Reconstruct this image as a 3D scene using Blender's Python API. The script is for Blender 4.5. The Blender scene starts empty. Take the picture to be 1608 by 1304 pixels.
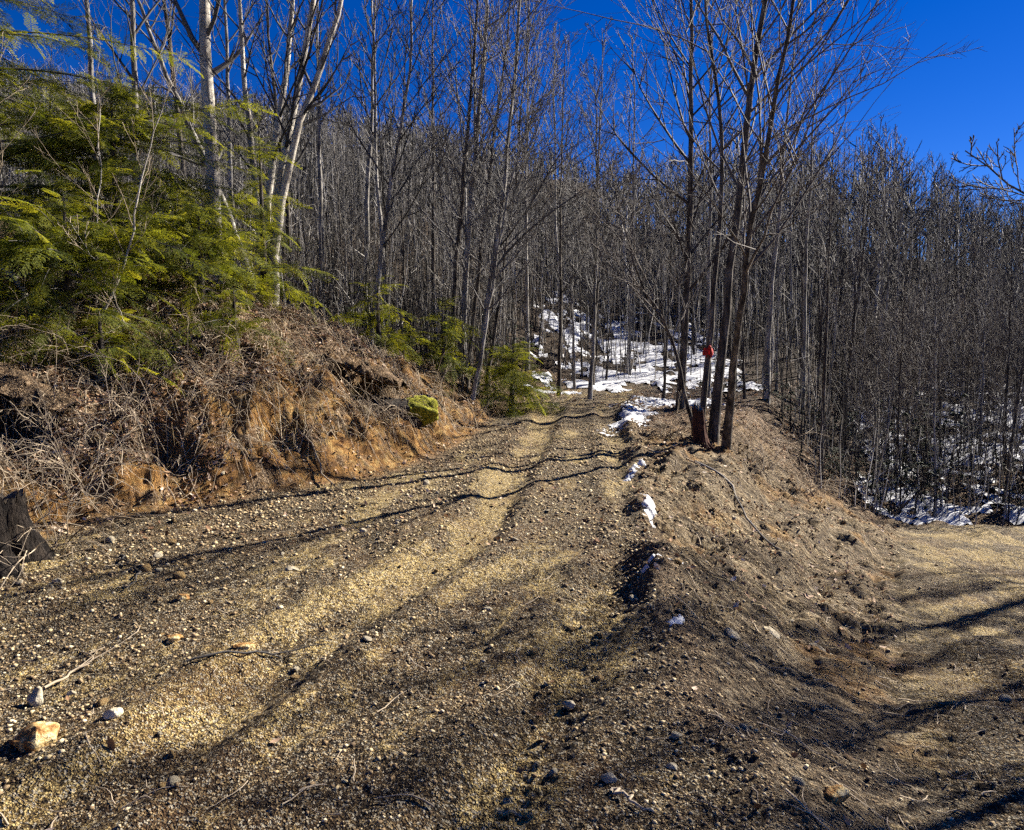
import bpy, math, random
import numpy as np
from mathutils import Vector

# ------------------------------------------------------------------ camera, sky, sun, exposure
scene = bpy.context.scene
COL = scene.collection
R = math.radians
SUN_AZ, SUN_EL = 59.0, 32.0            # degrees right of the viewing direction (+Y), above the horizon

cam_d = bpy.data.cameras.new("camera")
cam = bpy.data.objects.new("camera", cam_d); COL.objects.link(cam)
cam.location = (0, 0, 1.6); cam.rotation_euler = (R(90 - 4.75), 0, 0)
cam_d.sensor_fit = 'HORIZONTAL'; cam_d.sensor_width = 36
cam_d.lens = 18 / math.tan(R(36)); cam_d.clip_start = 0.05; cam_d.clip_end = 6000
scene.camera = cam

world = bpy.data.worlds.new("World"); scene.world = world; world.use_nodes = True
wn = world.node_tree.nodes; wl = world.node_tree.links
bg = wn["Background"]
sky = wn.new("ShaderNodeTexSky"); sky.sky_type = 'NISHITA'; sky.sun_disc = False
sky.sun_elevation = R(SUN_EL); sky.sun_rotation = R(SUN_AZ)
sky.altitude = 2500; sky.air_density = 1.0; sky.dust_density = 0.1; sky.ozone_density = 4.0
hs = wn.new("ShaderNodeHueSaturation"); hs.inputs["Saturation"].default_value = 1.35
hs.inputs["Hue"].default_value = 0.522; hs.inputs["Value"].default_value = 0.75
wl.new(sky.outputs[0], hs.inputs["Color"]); wl.new(hs.outputs[0], bg.inputs["Color"])
bg.inputs["Strength"].default_value = 0.05

sun_d = bpy.data.lights.new("sun", 'SUN'); sun_d.energy = 5.0; sun_d.angle = R(0.53)
sun_d.color = (1.0, 0.93, 0.82)
sun = bpy.data.objects.new("sun", sun_d); COL.objects.link(sun)
sd = Vector((math.sin(R(SUN_AZ)) * math.cos(R(SUN_EL)), math.cos(R(SUN_AZ)) * math.cos(R(SUN_EL)), math.sin(R(SUN_EL))))
sun.rotation_euler = sd.to_track_quat('Z', 'Y').to_euler()
sun.location = (20, 14, 20)

scene.view_settings.view_transform = 'Standard'; scene.view_settings.look = 'None'
scene.view_settings.gamma = 1.0; scene.view_settings.exposure = 1.72
scene.view_settings.use_curve_mapping = False
scene.cycles.max_bounces = 4; scene.cycles.diffuse_bounces = 1; scene.cycles.glossy_bounces = 1
scene.cycles.adaptive_threshold = .03; scene.cycles.transmission_bounces = 2; scene.cycles.transparent_max_bounces = 4
scene.cycles.use_denoising = False

# ------------------------------------------------------------------ noise
def _hash(ix, iy, seed):
    h = (ix.astype(np.int64) * 374761393 + iy.astype(np.int64) * 668265263 + seed * 1274126177) & 0xffffffff
    h = ((h ^ (h >> 13)) * 1274126177) & 0xffffffff
    h = h ^ (h >> 16)
    return (h & 0xffffff).astype(np.float64) / 0xffffff

def vnoise(x, y, seed=0):
    x = np.asarray(x, float); y = np.asarray(y, float)
    ix = np.floor(x); iy = np.floor(y); fx = x - ix; fy = y - iy
    ux = fx * fx * fx * (fx * (fx * 6 - 15) + 10); uy = fy * fy * fy * (fy * (fy * 6 - 15) + 10)
    a = _hash(ix, iy, seed); b = _hash(ix + 1, iy, seed); c = _hash(ix, iy + 1, seed); d = _hash(ix + 1, iy + 1, seed)
    return (a + (b - a) * ux) * (1 - uy) + (c + (d - c) * ux) * uy - 0.5      # -0.5..0.5

def fbm(x, y, octaves=4, seed=0, gain=0.5):
    s = 0; a = 1.0; f = 1.0
    for o in range(octaves):
        s = s + a * vnoise(np.asarray(x) * f + 17.3 * o, np.asarray(y) * f - 9.1 * o, seed + o); a *= gain; f *= 2.03
    return s

def sstep(a, b, x):
    t = np.clip((np.asarray(x, float) - a) / (b - a), 0, 1); return t * t * (3 - 2 * t)

# ------------------------------------------------------------------ terrain
TOE = np.array([(-3.3, -60), (-3.3, -3), (-3.5, 3), (-3.8, 5), (-3.7, 5.9), (-2.9, 6.6), (-2.05, 7.3), (-1.34, 8.06), (-.95, 9.2),
                (-.62, 10.5), (-.05, 14.3), (1.1, 18.4), (3.0, 24), (8, 60)], float)
def toe_x(y): return np.interp(y, TOE[:, 1], TOE[:, 0])
XR = ([-60, 0, 2.4, 3.9, 4.9, 7.0, 8.2, 10.5, 13.3, 16.8, 22, 60], [.9, .8, .85, .88, .93, 1.2, 1.42, 1.76, 2.1, 3.0, 5.2, 16])
def right_x(y): return np.interp(y, *XR)
def ridge_w(y): return np.interp(y, [4, 6, 8, 10, 12, 16, 22], [0.03, .1, .45, 1.25, 1.8, 3.0, 4.0])
def foot_x(y): return np.interp(y, [-60, 0, 2.0, 3.0, 6.0, 9, 11.5, 14, 20, 60], [1.0, .95, 1.25, 1.75, 3.35, 5.0, 6.4, 7.2, 9.8, 28])
def track_e(y): return np.interp(y, [-60, 3, 18, 20, 25, 30], [0, 0, .75, 1.0, 2.1, 3.3])
def low_e(y): return np.interp(y, [-60, 1.0, 3.3, 6, 11.5, 12.2, 13, 18, 25, 32, 40], [0, 0, -.36, -.72, -1.2, -1.42, -1.25, -.6, .5, 2.0, 3.8])
def hill_e(x, y):
    g = np.interp(y, [-60, 26, 34, 45, 70, 92, 130, 300, 900, 3000], [0, 0, 1.0, 4.2, 12.5, 16.5, 14.0, -6, -60, -260])
    return g - sstep(15, 45, y) * np.clip(x, -60, 90) * .13

def rut_x(y): return np.interp(y, [-20, 0, 2.57, 3.9, 5.6, 9.9, 14, 18, 30], [-9, -2.45, -1.52, -1.02, -.32, .30, .80, 1.75, 5])

def bank_s(x, y):
    best = np.full(np.shape(x), 1e9)
    for (ax, ay), (bx, by) in zip(TOE[:-1], TOE[1:]):
        dx, dy = bx - ax, by - ay; L2 = dx * dx + dy * dy
        t = np.clip(((x - ax) * dx + (y - ay) * dy) / L2, 0, 1)
        best = np.minimum(best, np.hypot(x - ax - t * dx, y - ay - t * dy))
    return np.where(x < toe_x(y), best, -best)

HOLLOWS = [(-1.98, 9.6, .5, .68), (-2.5, 9.1, .2, .28), (-4.85, 6.75, .34, .45), (-3.45, 7.05, .28, .3), (-2.55, 7.75, .25, .25)]

def height(x, y, fine=True):
    x = np.asarray(x, float); y = np.asarray(y, float)
    s0 = bank_s(x, y)
    s = s0 + .35 * fbm(x * .9, y * .9, 3, 11) * sstep(-.1, .6, s0)
    steep = np.interp(y, [5.0, 6.6, 8.2, 10], [1.3, 1.2, .95, .85])
    ss = np.maximum(s, 0) / steep
    b = np.interp(ss, [0, .15, .4, .8, 1.3, 2, 3, 6, 12, 40, 3000], [0, .06, .30, .64, .98, 1.42, 2.02, 2.95, 3.7, 4.4, 4.4])
    hb = np.interp(y, [-10, 8, 11, 14, 17, 22, 40], [1.0, 1.0, .85, .6, .42, .36, .5])
    bank = b * (hb + (1 - hb) * sstep(2, 9, s))
    xr = right_x(y); rx = xr + ridge_w(y) + .12 * fbm(x * 1.2 + 5, y * 1.2, 2, 5); fx = np.maximum(foot_x(y), rx + .05)
    t = np.clip((x - rx) / (fx - rx), 0, 1)
    t = np.where(t < 1, t * (1.15 - .15 * t), t); t = np.clip(t, 0, 1); t = t * t * (3 - 2 * t) * .45 + t * .55
    base = track_e(y) * (1 - t) + low_e(y) * t
    z = base + bank + hill_e(x, y)
    # right-hand forest floor rises gently away from the lower track
    z = z + .10 * np.maximum(x - 9.5, 0) * (1 - sstep(20, 35, y))
    if True:
        near = 1 - sstep(20, 45, np.hypot(x, y))
        on_track = sstep(.25, -.1, s) * sstep(.15, -.1, x - xr) * (1 - sstep(17, 20, y))
        on_low = sstep(-.15, .3, x - fx) * (1 - sstep(11.3, 11.8, y - .05 * (x - 7)))
        wedge = sstep(-.1, .2, x - xr) * (1 - on_low)
        # ruts along the track
        off = x - rut_x(y) + .06 * fbm(x * .8, y * .8, 2, 90); gw = np.interp(y, [3, 9, 14], [1.5, 1.3, 1.1])
        rut = -.05 * np.exp(-((off) / .2) ** 4) - .05 * np.exp(-((off - gw) / .2) ** 4) + .035 * np.exp(-((off - .33) / .1) ** 2) + .03 * np.exp(-((off - gw + .33) / .1) ** 2) + .03 * np.exp(-((off + .34) / .12) ** 2)
        rut = rut + .010 * np.sin(y * 2 * math.pi / .075 + 14 * np.abs(off - gw)) * np.exp(-((off - gw) / .17) ** 4) * (1 - sstep(5, 7, y))
        z = z + rut * on_track * (1 - sstep(13, 18, y)) * sstep(-2, 1, y)
        # little berm with a crumbled lip on the right edge of the track
        z = z + (.07 + .12 * fbm(x * 1.7, y * 1.7, 2, 31)) * np.exp(-((x - xr - .05) / .16) ** 2) * sstep(3, 4.5, y) * near
        # soft undulation, then crumbs
        z = z + near * (.10 * fbm(x * .8, y * .8, 3, 3) * (on_track * .35 + (1 - on_track)))
        rough = on_track * .16 + on_low * .12 + wedge * .42 + sstep(0, .4, s) * 1.15
        z = z + near * rough * (.11 * fbm(x * 3.1, y * 3.1, 3, 21))
        # slumped clods and runnels on the cut bank
        face = sstep(.02, .3, s) * (1 - sstep(1.6, 3.2, s)) * near
        cl = fbm(x * 2.2 + 3, y * 2.2, 3, 77)
        z = z + face * (.12 * np.maximum(cl, 0) - .17 * np.maximum(-cl - .05, 0)) + face * .07 * fbm(x * 5.5, y * 5.5, 3, 78, .6)
        # terraced lip: litter mat that overhangs the raw earth
        z = z + face * .05 * np.sin(b * 7.5 + 5 * fbm(x * .7, y * .7, 2, 8))
        # runnels down the wedge between the two tracks
        wr = wedge * sstep(3, 5, y) * near * (1 - sstep(11, 14, y))
        z = z + wr * (.16 * fbm((x * .45 + y * .9) * 1.0, (x * .9 - y * .45) * 3.2, 3, 55) + .075 * fbm((x * .9 - y * .45) * 1.3, (x * .45 + y * .9) * 9, 3, 57))
        for hx, hy, hr, hd in HOLLOWS:
            d2 = ((x - hx) ** 2 + ((y - hy) * 1.2) ** 2) / (hr * hr)
            z = z - hd * np.exp(-d2 ** 2) 
        # tyre lug marks pressed into the lower track
        lug = on_low * sstep(1.6, 2.0, x) * (1 - sstep(4.5, 6, y)) * sstep(1.5, 2.2, y)
        z = z + lug * .012 * np.sin((x * .25 + y) * 2 * math.pi / .11) * (np.sin((x - .35 * y) * 2 * math.pi / .75) > -.2)
    if fine:
        nn = 1 - sstep(12, 26, np.hypot(x, y))
        z = z + nn * (.034 * fbm(x * 9, y * 9, 3, 41) * (.25 + rough) + .013 * fbm(x * 27, y * 27, 2, 91) + .02 * sstep(.1, .4, s) * fbm(x * 17, y * 17, 2, 95))
    return z

def damp_field(x, y):
    xr = right_x(y); fx = np.maximum(foot_x(y), xr + ridge_w(y) + .05)
    off = x - rut_x(y) + .06 * fbm(x * .8, y * .8, 2, 90); gw = np.interp(y, [3, 9, 14], [1.5, 1.3, 1.1])
    wv = .25 * fbm(x * 1.2, y * 1.2, 2, 88)
    st = .12 - .42 * np.exp(-((off + .05) / .27) ** 2) - .36 * np.exp(-((off - gw) / .25) ** 2) - .16 * np.exp(-((off + 1.1) / .3) ** 2)
    st = st + fbm(off * 6.5 + wv * 2, y * .5, 3, 84, .6) * .75 + .65 * fbm(x * 2.0, y * 2.0, 4, 85, .65)
    wedge = sstep(-.1, .25, x - xr) * (1 - sstep(-.2, .5, x - fx)) * (1 - sstep(11, 13, y))
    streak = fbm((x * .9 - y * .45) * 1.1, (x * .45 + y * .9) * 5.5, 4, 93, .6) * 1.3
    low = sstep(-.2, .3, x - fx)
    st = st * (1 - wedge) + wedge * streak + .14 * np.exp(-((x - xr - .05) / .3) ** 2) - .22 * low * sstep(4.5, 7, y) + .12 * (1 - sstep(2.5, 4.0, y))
    return sstep(-.36, .08, st + .35 * fbm(x * 9, y * 9, 3, 87, .7))

def hz(x, y): return float(height(np.array([x]), np.array([y]), False)[0])

# ------------------------------------------------------------------ mesh helpers
def mesh_np(name, verts, faces, mats=(), smooth=False, attrs=None):
    """verts (n,3); faces: list of int arrays (m,k)."""
    me = bpy.data.meshes.new(name)
    verts = np.ascontiguousarray(verts, dtype=np.float32)
    faces = [np.asarray(f, dtype=np.int32) for f in faces if len(f)]
    loops = np.concatenate([f.ravel() for f in faces]); tot = np.concatenate([np.full(len(f), f.shape[1], np.int32) for f in faces])
    start = np.concatenate([[0], np.cumsum(tot)[:-1]]).astype(np.int32)
    me.vertices.add(len(verts)); me.vertices.foreach_set("co", verts.ravel())
    me.loops.add(len(loops)); me.loops.foreach_set("vertex_index", loops)
    me.polygons.add(len(tot)); me.polygons.foreach_set("loop_start", start)
    if smooth: me.polygons.foreach_set("use_smooth", np.ones(len(tot), dtype=bool))
    for k, v in (attrs or {}).items():
        a = me.attributes.new(k, 'FLOAT', 'POINT'); a.data.foreach_set("value", np.asarray(v, np.float32))
    me.update(calc_edges=True)
    for m in mats: me.materials.append(m)
    return me

def link(name, data, parent=None, loc=(0, 0, 0)):
    o = bpy.data.objects.new(name, data); COL.objects.link(o); o.location = loc
    if parent is not None: o.parent = parent
    return o

def tag(o, label=None, cat=None, group=None, kind=None):
    if label: o["label"] = label
    if cat: o["category"] = cat
    if group: o["group"] = group
    if kind: o["kind"] = kind
    return o

class MB:
    def __init__(s): s.v = []; s.q = []; s.t = []; s.n = 0; s.a = []
    def add(s, v, q=None, t=None, a=0.0):
        v = np.asarray(v, float).reshape(-1, 3); s.v.append(v)
        if q is not None and len(q): s.q.append(np.asarray(q, np.int64) + s.n)
        if t is not None and len(t): s.t.append(np.asarray(t, np.int64) + s.n)
        s.a.append(np.broadcast_to(np.asarray(a, float), (len(v),))); s.n += len(v)
    def tubes(s, P, Rr, sides=4, a=0.0):
        """P (M,N,3) centre lines, Rr (M,N) radii."""
        P = np.asarray(P, float); Rr = np.asarray(Rr, float); M, N, _ = P.shape
        T = np.gradient(P, axis=1); T /= np.linalg.norm(T, axis=2, keepdims=True) + 1e-9
        ref = np.where(np.abs(T[..., 2:3]) > .9, np.array([1., 0, 0]), np.array([0, 0, 1.]))
        ref = np.broadcast_to(ref[:, :1], T.shape)
        U = np.cross(T, ref); U /= np.linalg.norm(U, axis=2, keepdims=True) + 1e-9
        W = np.cross(T, U)
        ang = np.arange(sides) * 2 * math.pi / sides
        ring = U[:, :, None] * np.cos(ang)[:, None] + W[:, :, None] * np.sin(ang)[:, None]
        V = P[:, :, None] + ring * Rr[:, :, None, None]
        i = np.arange(M)[:, None, None] * N * sides; j = np.arange(N - 1)[None, :, None] * sides; k = np.arange(sides)[None, None]
        k2 = (k + 1) % sides
        F = np.stack([i + j + k, i + j + sides + k, i + j + sides + k2, i + j + k2], -1).reshape(-1, 4)
        s.add(V.reshape(-1, 3), q=F, a=a)
    def tmpl(s, tv, faces4, faces3, M, pos, a=None):
        """copies of a template: M (n,3,3), pos (n,3)."""
        n = len(pos); k = len(tv)
        V = np.einsum('nij,kj->nki', M, tv) + pos[:, None]
        off = (np.arange(n) * k)[:, None, None]
        q = (np.asarray(faces4)[None] + off).reshape(-1, 4) if len(faces4) else None
        t = (np.asarray(faces3)[None] + off).reshape(-1, 3) if len(faces3) else None
        aa = 0.0 if a is None else np.repeat(a, k)
        s.add(V.reshape(-1, 3), q, t, aa)
    def mesh(s, name, mats, smooth=False, z0=None):
        f = []
        if s.q: f.append(np.concatenate(s.q))
        if s.t: f.append(np.concatenate(s.t))
        return mesh_np(name, np.concatenate(s.v), f, mats, smooth, {"tint": np.concatenate(s.a)})

def rotz(a):
    c, s_ = np.cos(a), np.sin(a); z = np.zeros_like(c); o = np.ones_like(c)
    return np.stack([np.stack([c, -s_, z], -1), np.stack([s_, c, z], -1), np.stack([z, z, o], -1)], -2)
def roty(a):
    c, s_ = np.cos(a), np.sin(a); z = np.zeros_like(c); o = np.ones_like(c)
    return np.stack([np.stack([c, z, s_], -1), np.stack([z, o, z], -1), np.stack([-s_, z, c], -1)], -2)
def rotx(a):
    c, s_ = np.cos(a), np.sin(a); z = np.zeros_like(c); o = np.ones_like(c)
    return np.stack([np.stack([o, z, z], -1), np.stack([z, c, -s_], -1), np.stack([z, s_, c], -1)], -2)

# ------------------------------------------------------------------ materials
class NT:
    def __init__(s, name):
        s.m = bpy.data.materials.new(name); s.m.use_nodes = True
        s.t = s.m.node_tree; s.n = s.t.nodes; s.b = s.n["Principled BSDF"]; s.out = s.n["Material Output"]
        s.b.inputs["Specular IOR Level"].default_value = .25
    def new(s, typ, **kw):
        x = s.n.new(typ)
        for k, v in kw.items(): setattr(x, k, v)
        return x
    def link(s, a, b): s.t.links.new(a, b)
    def coord(s, mapping_scale=(1, 1, 1), which="Object"):
        tc = s.new("ShaderNodeTexCoord"); mp = s.new("ShaderNodeMapping"); mp.inputs["Scale"].default_value = mapping_scale
        s.link(tc.outputs[which], mp.inputs[0]); return mp.outputs[0]
    def noise(s, vec, scale, detail=4, rough=.6, dist=0):
        x = s.new("ShaderNodeTexNoise"); x.inputs["Scale"].default_value = scale; x.inputs["Detail"].default_value = detail
        x.inputs["Roughness"].default_value = rough; x.inputs["Distortion"].default_value = dist
        s.link(vec, x.inputs["Vector"]); return x.outputs["Fac"]
    def voro(s, vec, scale, out="Distance", feature='F1'):
        x = s.new("ShaderNodeTexVoronoi", feature=feature); x.inputs["Scale"].default_value = scale
        s.link(vec, x.inputs["Vector"]); return x.outputs[out]
    def ramp(s, fac, stops):
        x = s.new("ShaderNodeValToRGB"); e = x.color_ramp.elements
        while len(e) < len(stops): e.new(.5)
        for i, (p, c) in enumerate(stops):
            e[i].position = p; e[i].color = (c, c, c, 1) if not hasattr(c, '__len__') else (*c, 1)
        s.link(fac, x.inputs[0]); return x.outputs[0]
    def mix(s, fac, a, b, typ='MIX'):
        x = s.new("ShaderNodeMix", data_type='RGBA', blend_type=typ)
        for sock, v in ((x.inputs[0], fac), (x.inputs[6], a), (x.inputs[7], b)):
            if hasattr(v, 'node'): s.link(v, sock)
            elif hasattr(v, '__len__'): sock.default_value = (*v, 1)
            else: sock.default_value = v
        return x.outputs[2]
    def math(s, op, a, b=0.0):
        x = s.new("ShaderNodeMath", operation=op)
        for sock, v in ((x.inputs[0], a), (x.inputs[1], b)):
            if hasattr(v, 'node'): s.link(v, sock)
            else: sock.default_value = v
        return x.outputs[0]
    def attr(s, name): return s.new("ShaderNodeAttribute", attribute_name=name).outputs["Fac"]
    def bump(s, h, strength, dist):
        x = s.new("ShaderNodeBump"); x.inputs["Strength"].default_value = strength; x.inputs["Distance"].default_value = dist
        s.link(h, x.inputs["Height"]); s.link(x.outputs[0], s.b.inputs["Normal"])
    def color(s, c, rough=.9):
        if hasattr(c, 'node'): s.link(c, s.b.inputs["Base Color"])
        else: s.b.inputs["Base Color"].default_value = (*c, 1)
        s.b.inputs["Roughness"].default_value = rough
        return s.m

def mat_ground():
    t = NT("earth"); v = t.coord()
    big = t.noise(v, 1.1, 3, .65); med = t.noise(v, 7, 3, .7); fin = t.noise(v, 46, 3, .9)
    grit = t.voro(v, 115, "Color"); gs = t.new("ShaderNodeSeparateColor"); t.link(grit, gs.inputs[0])
    # gravelly dirt of the tracks
    dirt = t.ramp(fin, [(.39, (.014, .009, .004)), (.47, (.13, .082, .031)), (.53, (.37, .255, .092)), (.61, (.70, .54, .235))])
    dirt = t.mix(t.math('MULTIPLY', t.attr('damp'), .92), dirt, t.ramp(fin, [(.43, (.006, .004, .002)), (.52, (.06, .034, .015)), (.58, (.24, .155, .07)), (.65, (.56, .45, .27))]))
    dirt = t.mix(t.ramp(big, [(.5, 0), (.66, .5)]), dirt, (.16, .085, .036), 'MIX')
    dirt = t.mix(t.ramp(gs.outputs[0], [(.80, 0), (.86, .7)]), dirt, (.55, .49, .37))
    dirt = t.mix(t.ramp(gs.outputs[1], [(.84, 0), (.93, .6)]), dirt, (.05, .034, .022))
    # raw orange subsoil of the cut bank
    sub = t.ramp(med, [(.34, (.10, .045, .013)), (.50, (.36, .18, .048)), (.66, (.58, .38, .14))])
    # forest litter
    lit = t.ramp(fin, [(.40, (.012, .008, .005)), (.49, (.12, .07, .036)), (.55, (.33, .21, .11)), (.63, (.62, .48, .32))])
    lit = t.mix(t.ramp(med, [(.45, 0), (.65, .6)]), lit, (.07, .045, .03))
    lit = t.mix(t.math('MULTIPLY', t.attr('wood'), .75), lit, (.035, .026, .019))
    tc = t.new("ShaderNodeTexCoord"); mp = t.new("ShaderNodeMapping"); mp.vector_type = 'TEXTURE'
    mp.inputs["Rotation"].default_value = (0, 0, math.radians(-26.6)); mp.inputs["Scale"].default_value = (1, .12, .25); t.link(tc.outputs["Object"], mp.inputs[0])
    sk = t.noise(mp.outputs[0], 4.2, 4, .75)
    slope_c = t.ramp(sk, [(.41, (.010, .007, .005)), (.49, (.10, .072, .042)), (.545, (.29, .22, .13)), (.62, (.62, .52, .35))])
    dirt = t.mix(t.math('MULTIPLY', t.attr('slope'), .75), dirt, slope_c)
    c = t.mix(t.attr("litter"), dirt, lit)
    c = t.mix(t.math('MULTIPLY', t.attr("subsoil"), t.ramp(t.noise(v, 2.6, 4, .7), [(.38, .0), (.52, .95)])), c, sub)
    h = t.math('ADD', t.math('MULTIPLY', fin, .9), t.math('MULTIPLY', med, .6))
    h = t.math('ADD', h, t.math('MULTIPLY', t.voro(v, 105), .5))
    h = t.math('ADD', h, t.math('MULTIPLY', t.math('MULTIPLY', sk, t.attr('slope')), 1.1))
    h = t.math('MULTIPLY', h, t.math('ADD', t.math('MULTIPLY', t.attr('damp'), .6), .5))
    t.bump(h, 1.0, .10)
    return t.color(c, .95)

def mat_simple(name, stops, scale, rough=.9, bump=.0, bscale=None, stretch=(1, 1, 1), tint=.0, spec=.25):
    t = NT(name); v = t.coord(stretch)
    n = t.noise(v, scale, 5, .65)
    c = t.ramp(n, stops)
    if tint:
        c = t.mix(1.0, c, t.ramp(t.attr("tint"), [(0, 1 - tint), (1, 1 + tint)]), 'MULTIPLY')
    if bump: t.bump(t.noise(v, bscale or scale * 3, 4, .7), 1.0, bump)
    t.b.inputs["Specular IOR Level"].default_value = spec
    return t.color(c, rough)

def mat_tinted(name, stops, rough=.85, translucent=0.0, tcol=None):
    """colour picked per piece through the tint attribute; optional leaf translucency"""
    t = NT(name); c = t.ramp(t.attr("tint"), stops); t.color(c, rough)
    if translucent:
        tr = t.new("ShaderNodeBsdfTranslucent"); mx = t.new("ShaderNodeMixShader"); mx.inputs[0].default_value = translucent
        if tcol: t.link(t.mix(1.0, c, tcol, 'MULTIPLY'), tr.inputs[0])
        else: t.link(c, tr.inputs[0])
        t.link(t.b.outputs[0], mx.inputs[1]); t.link(tr.outputs[0], mx.inputs[2]); t.link(mx.outputs[0], t.out.inputs[0])
    return t.m

def mat_birch():
    t = NT("pale_bark"); v = t.coord((1, 1, .35))
    n = t.noise(v, 5, 5, .7); lent = t.noise(t.coord((3, 3, 22)), 3.0, 3, .6)
    c = t.ramp(n, [(.32, (.12, .10, .08)), (.46, (.38, .34, .28)), (.7, (.62, .58, .50))])
    c = t.mix(t.ramp(lent, [(.56, 0), (.66, .85)]), c, (.06, .05, .04))
    t.bump(t.noise(v, 30, 4, .7), 1, .015)
    return t.color(c, .8)

M_EARTH = mat_ground()
M_BIRCH = mat_birch()
M_BARK = mat_simple("grey_bark", [(.34, (.045, .04, .035)), (.5, (.19, .175, .155)), (.68, (.42, .395, .36))], 9, .9, .012, 26, (1, 1, .22))
M_BARKD = mat_simple("dark_bark", [(.36, (.018, .014, .012)), (.5, (.075, .062, .05)), (.66, (.20, .175, .145))], 14, .95, .03, 30, (1, 1, .2))
def mat_twig(name, c0, c1):
    t = NT(name); oi = t.new("ShaderNodeObjectInfo"); n = t.noise(t.coord(), 2.5, 0, .5)
    f = t.math('ADD', t.math('MULTIPLY', oi.outputs["Random"], .5), t.math('MULTIPLY', n, .6))
    return t.color(t.ramp(f, [(.2, c0), (.8, c1)]), .8)
M_TWIG = mat_twig("twig_bark", (.018, .016, .015), (.18, .168, .157))
M_TWIGD = mat_twig("dark_twig_bark", (.035, .028, .025), (.12, .10, .085))
M_FAR = mat_tinted("distant_bark", [(0, (.008, .0075, .007)), (.65, (.038, .036, .034)), (.88, (.17, .16, .15)), (1, (.46, .44, .41))], .85)
M_TWIGP = mat_twig("pale_twig_bark", (.11, .08, .05), (.46, .37, .26))
M_RED = mat_simple("red_ribbon", [(.3, (.30, .012, .008)), (.7, (.50, .022, .014))], 12, .7)
M_SNOW = mat_simple("old_snow", [(.3, (.42, .42, .42)), (.7, (.74, .75, .77))], 8, .6, .02, 22)
M_STONE = mat_simple("pale_stone", [(.3, (.20, .16, .11)), (.5, (.42, .36, .25)), (.72, (.62, .56, .43))], 14, .9, .012, 30, tint=.25)
M_OCHRE = mat_simple("ochre_stone", [(.34, (.13, .045, .015)), (.47, (.36, .19, .06)), (.56, (.56, .42, .19)), (.70, (.70, .62, .42))], 16, .9, .035, 30)
M_ROCKD = mat_simple("dark_rock", [(.3, (.02, .016, .013)), (.6, (.06, .05, .04)), (.8, (.12, .10, .08))], 8, .95, .03, 18)
M_MOSS = mat_simple("moss", [(.3, (.06, .06, .008)), (.5, (.22, .215, .016)), (.72, (.42, .39, .04))], 16, .95, .03, 45)
M_GRAVEL = mat_tinted("gravel", [(0, (.10, .068, .04)), (.3, (.22, .15, .08)), (.6, (.36, .26, .14)), (.9, (.52, .41, .23)), (1, (.68, .58, .38))], .9)
M_LEAF = mat_tinted("fallen_leaf", [(0, (.07, .035, .02)), (.3, (.22, .12, .06)), (.6, (.42, .25, .14)), (.85, (.58, .42, .29)), (1, (.75, .64, .52))], .8, .15)
M_STRAW = mat_tinted("straw", [(0, (.12, .08, .045)), (.5, (.34, .25, .12)), (1, (.55, .45, .26))], .8, .2)
M_BRUSH = mat_tinted("brush_bark", [(0, (.012, .010, .009)), (.55, (.05, .045, .04)), (.82, (.25, .23, .20)), (1, (.58, .55, .50))], .85)
M_NEEDLE = mat_tinted("hemlock_needles", [(0, (.018, .028, .007)), (.4, (.065, .085, .013)), (.7, (.13, .15, .022)), (1, (.22, .23, .034))], .7, .5, (2.2, 1.9, .7))
M_STUMPD = mat_simple("shade_black_rotten_bark", [(.35, (.008, .006, .005)), (.55, (.035, .026, .02)), (.72, (.11, .085, .065))], 20, .95, .12, 34, (1, 1, .22))  # rotten bark, near-black to put the shade of its camera side into the colour
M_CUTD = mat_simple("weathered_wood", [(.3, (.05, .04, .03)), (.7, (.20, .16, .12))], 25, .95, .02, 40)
M_EVER = mat_tinted("evergreen_leaf", [(0, (.012, .018, .008)), (1, (.04, .055, .02))], .8)
M_STUMP = mat_simple("red_rotten_wood", [(.3, (.018, .009, .007)), (.5, (.055, .022, .015)), (.72, (.13, .06, .04))], 16, .95, .02, 30, (1, 1, .15))
M_CUT = mat_simple("splintered_wood", [(.3, (.35, .26, .17)), (.7, (.68, .58, .44))], 30, .9, .01, 40)

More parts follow.
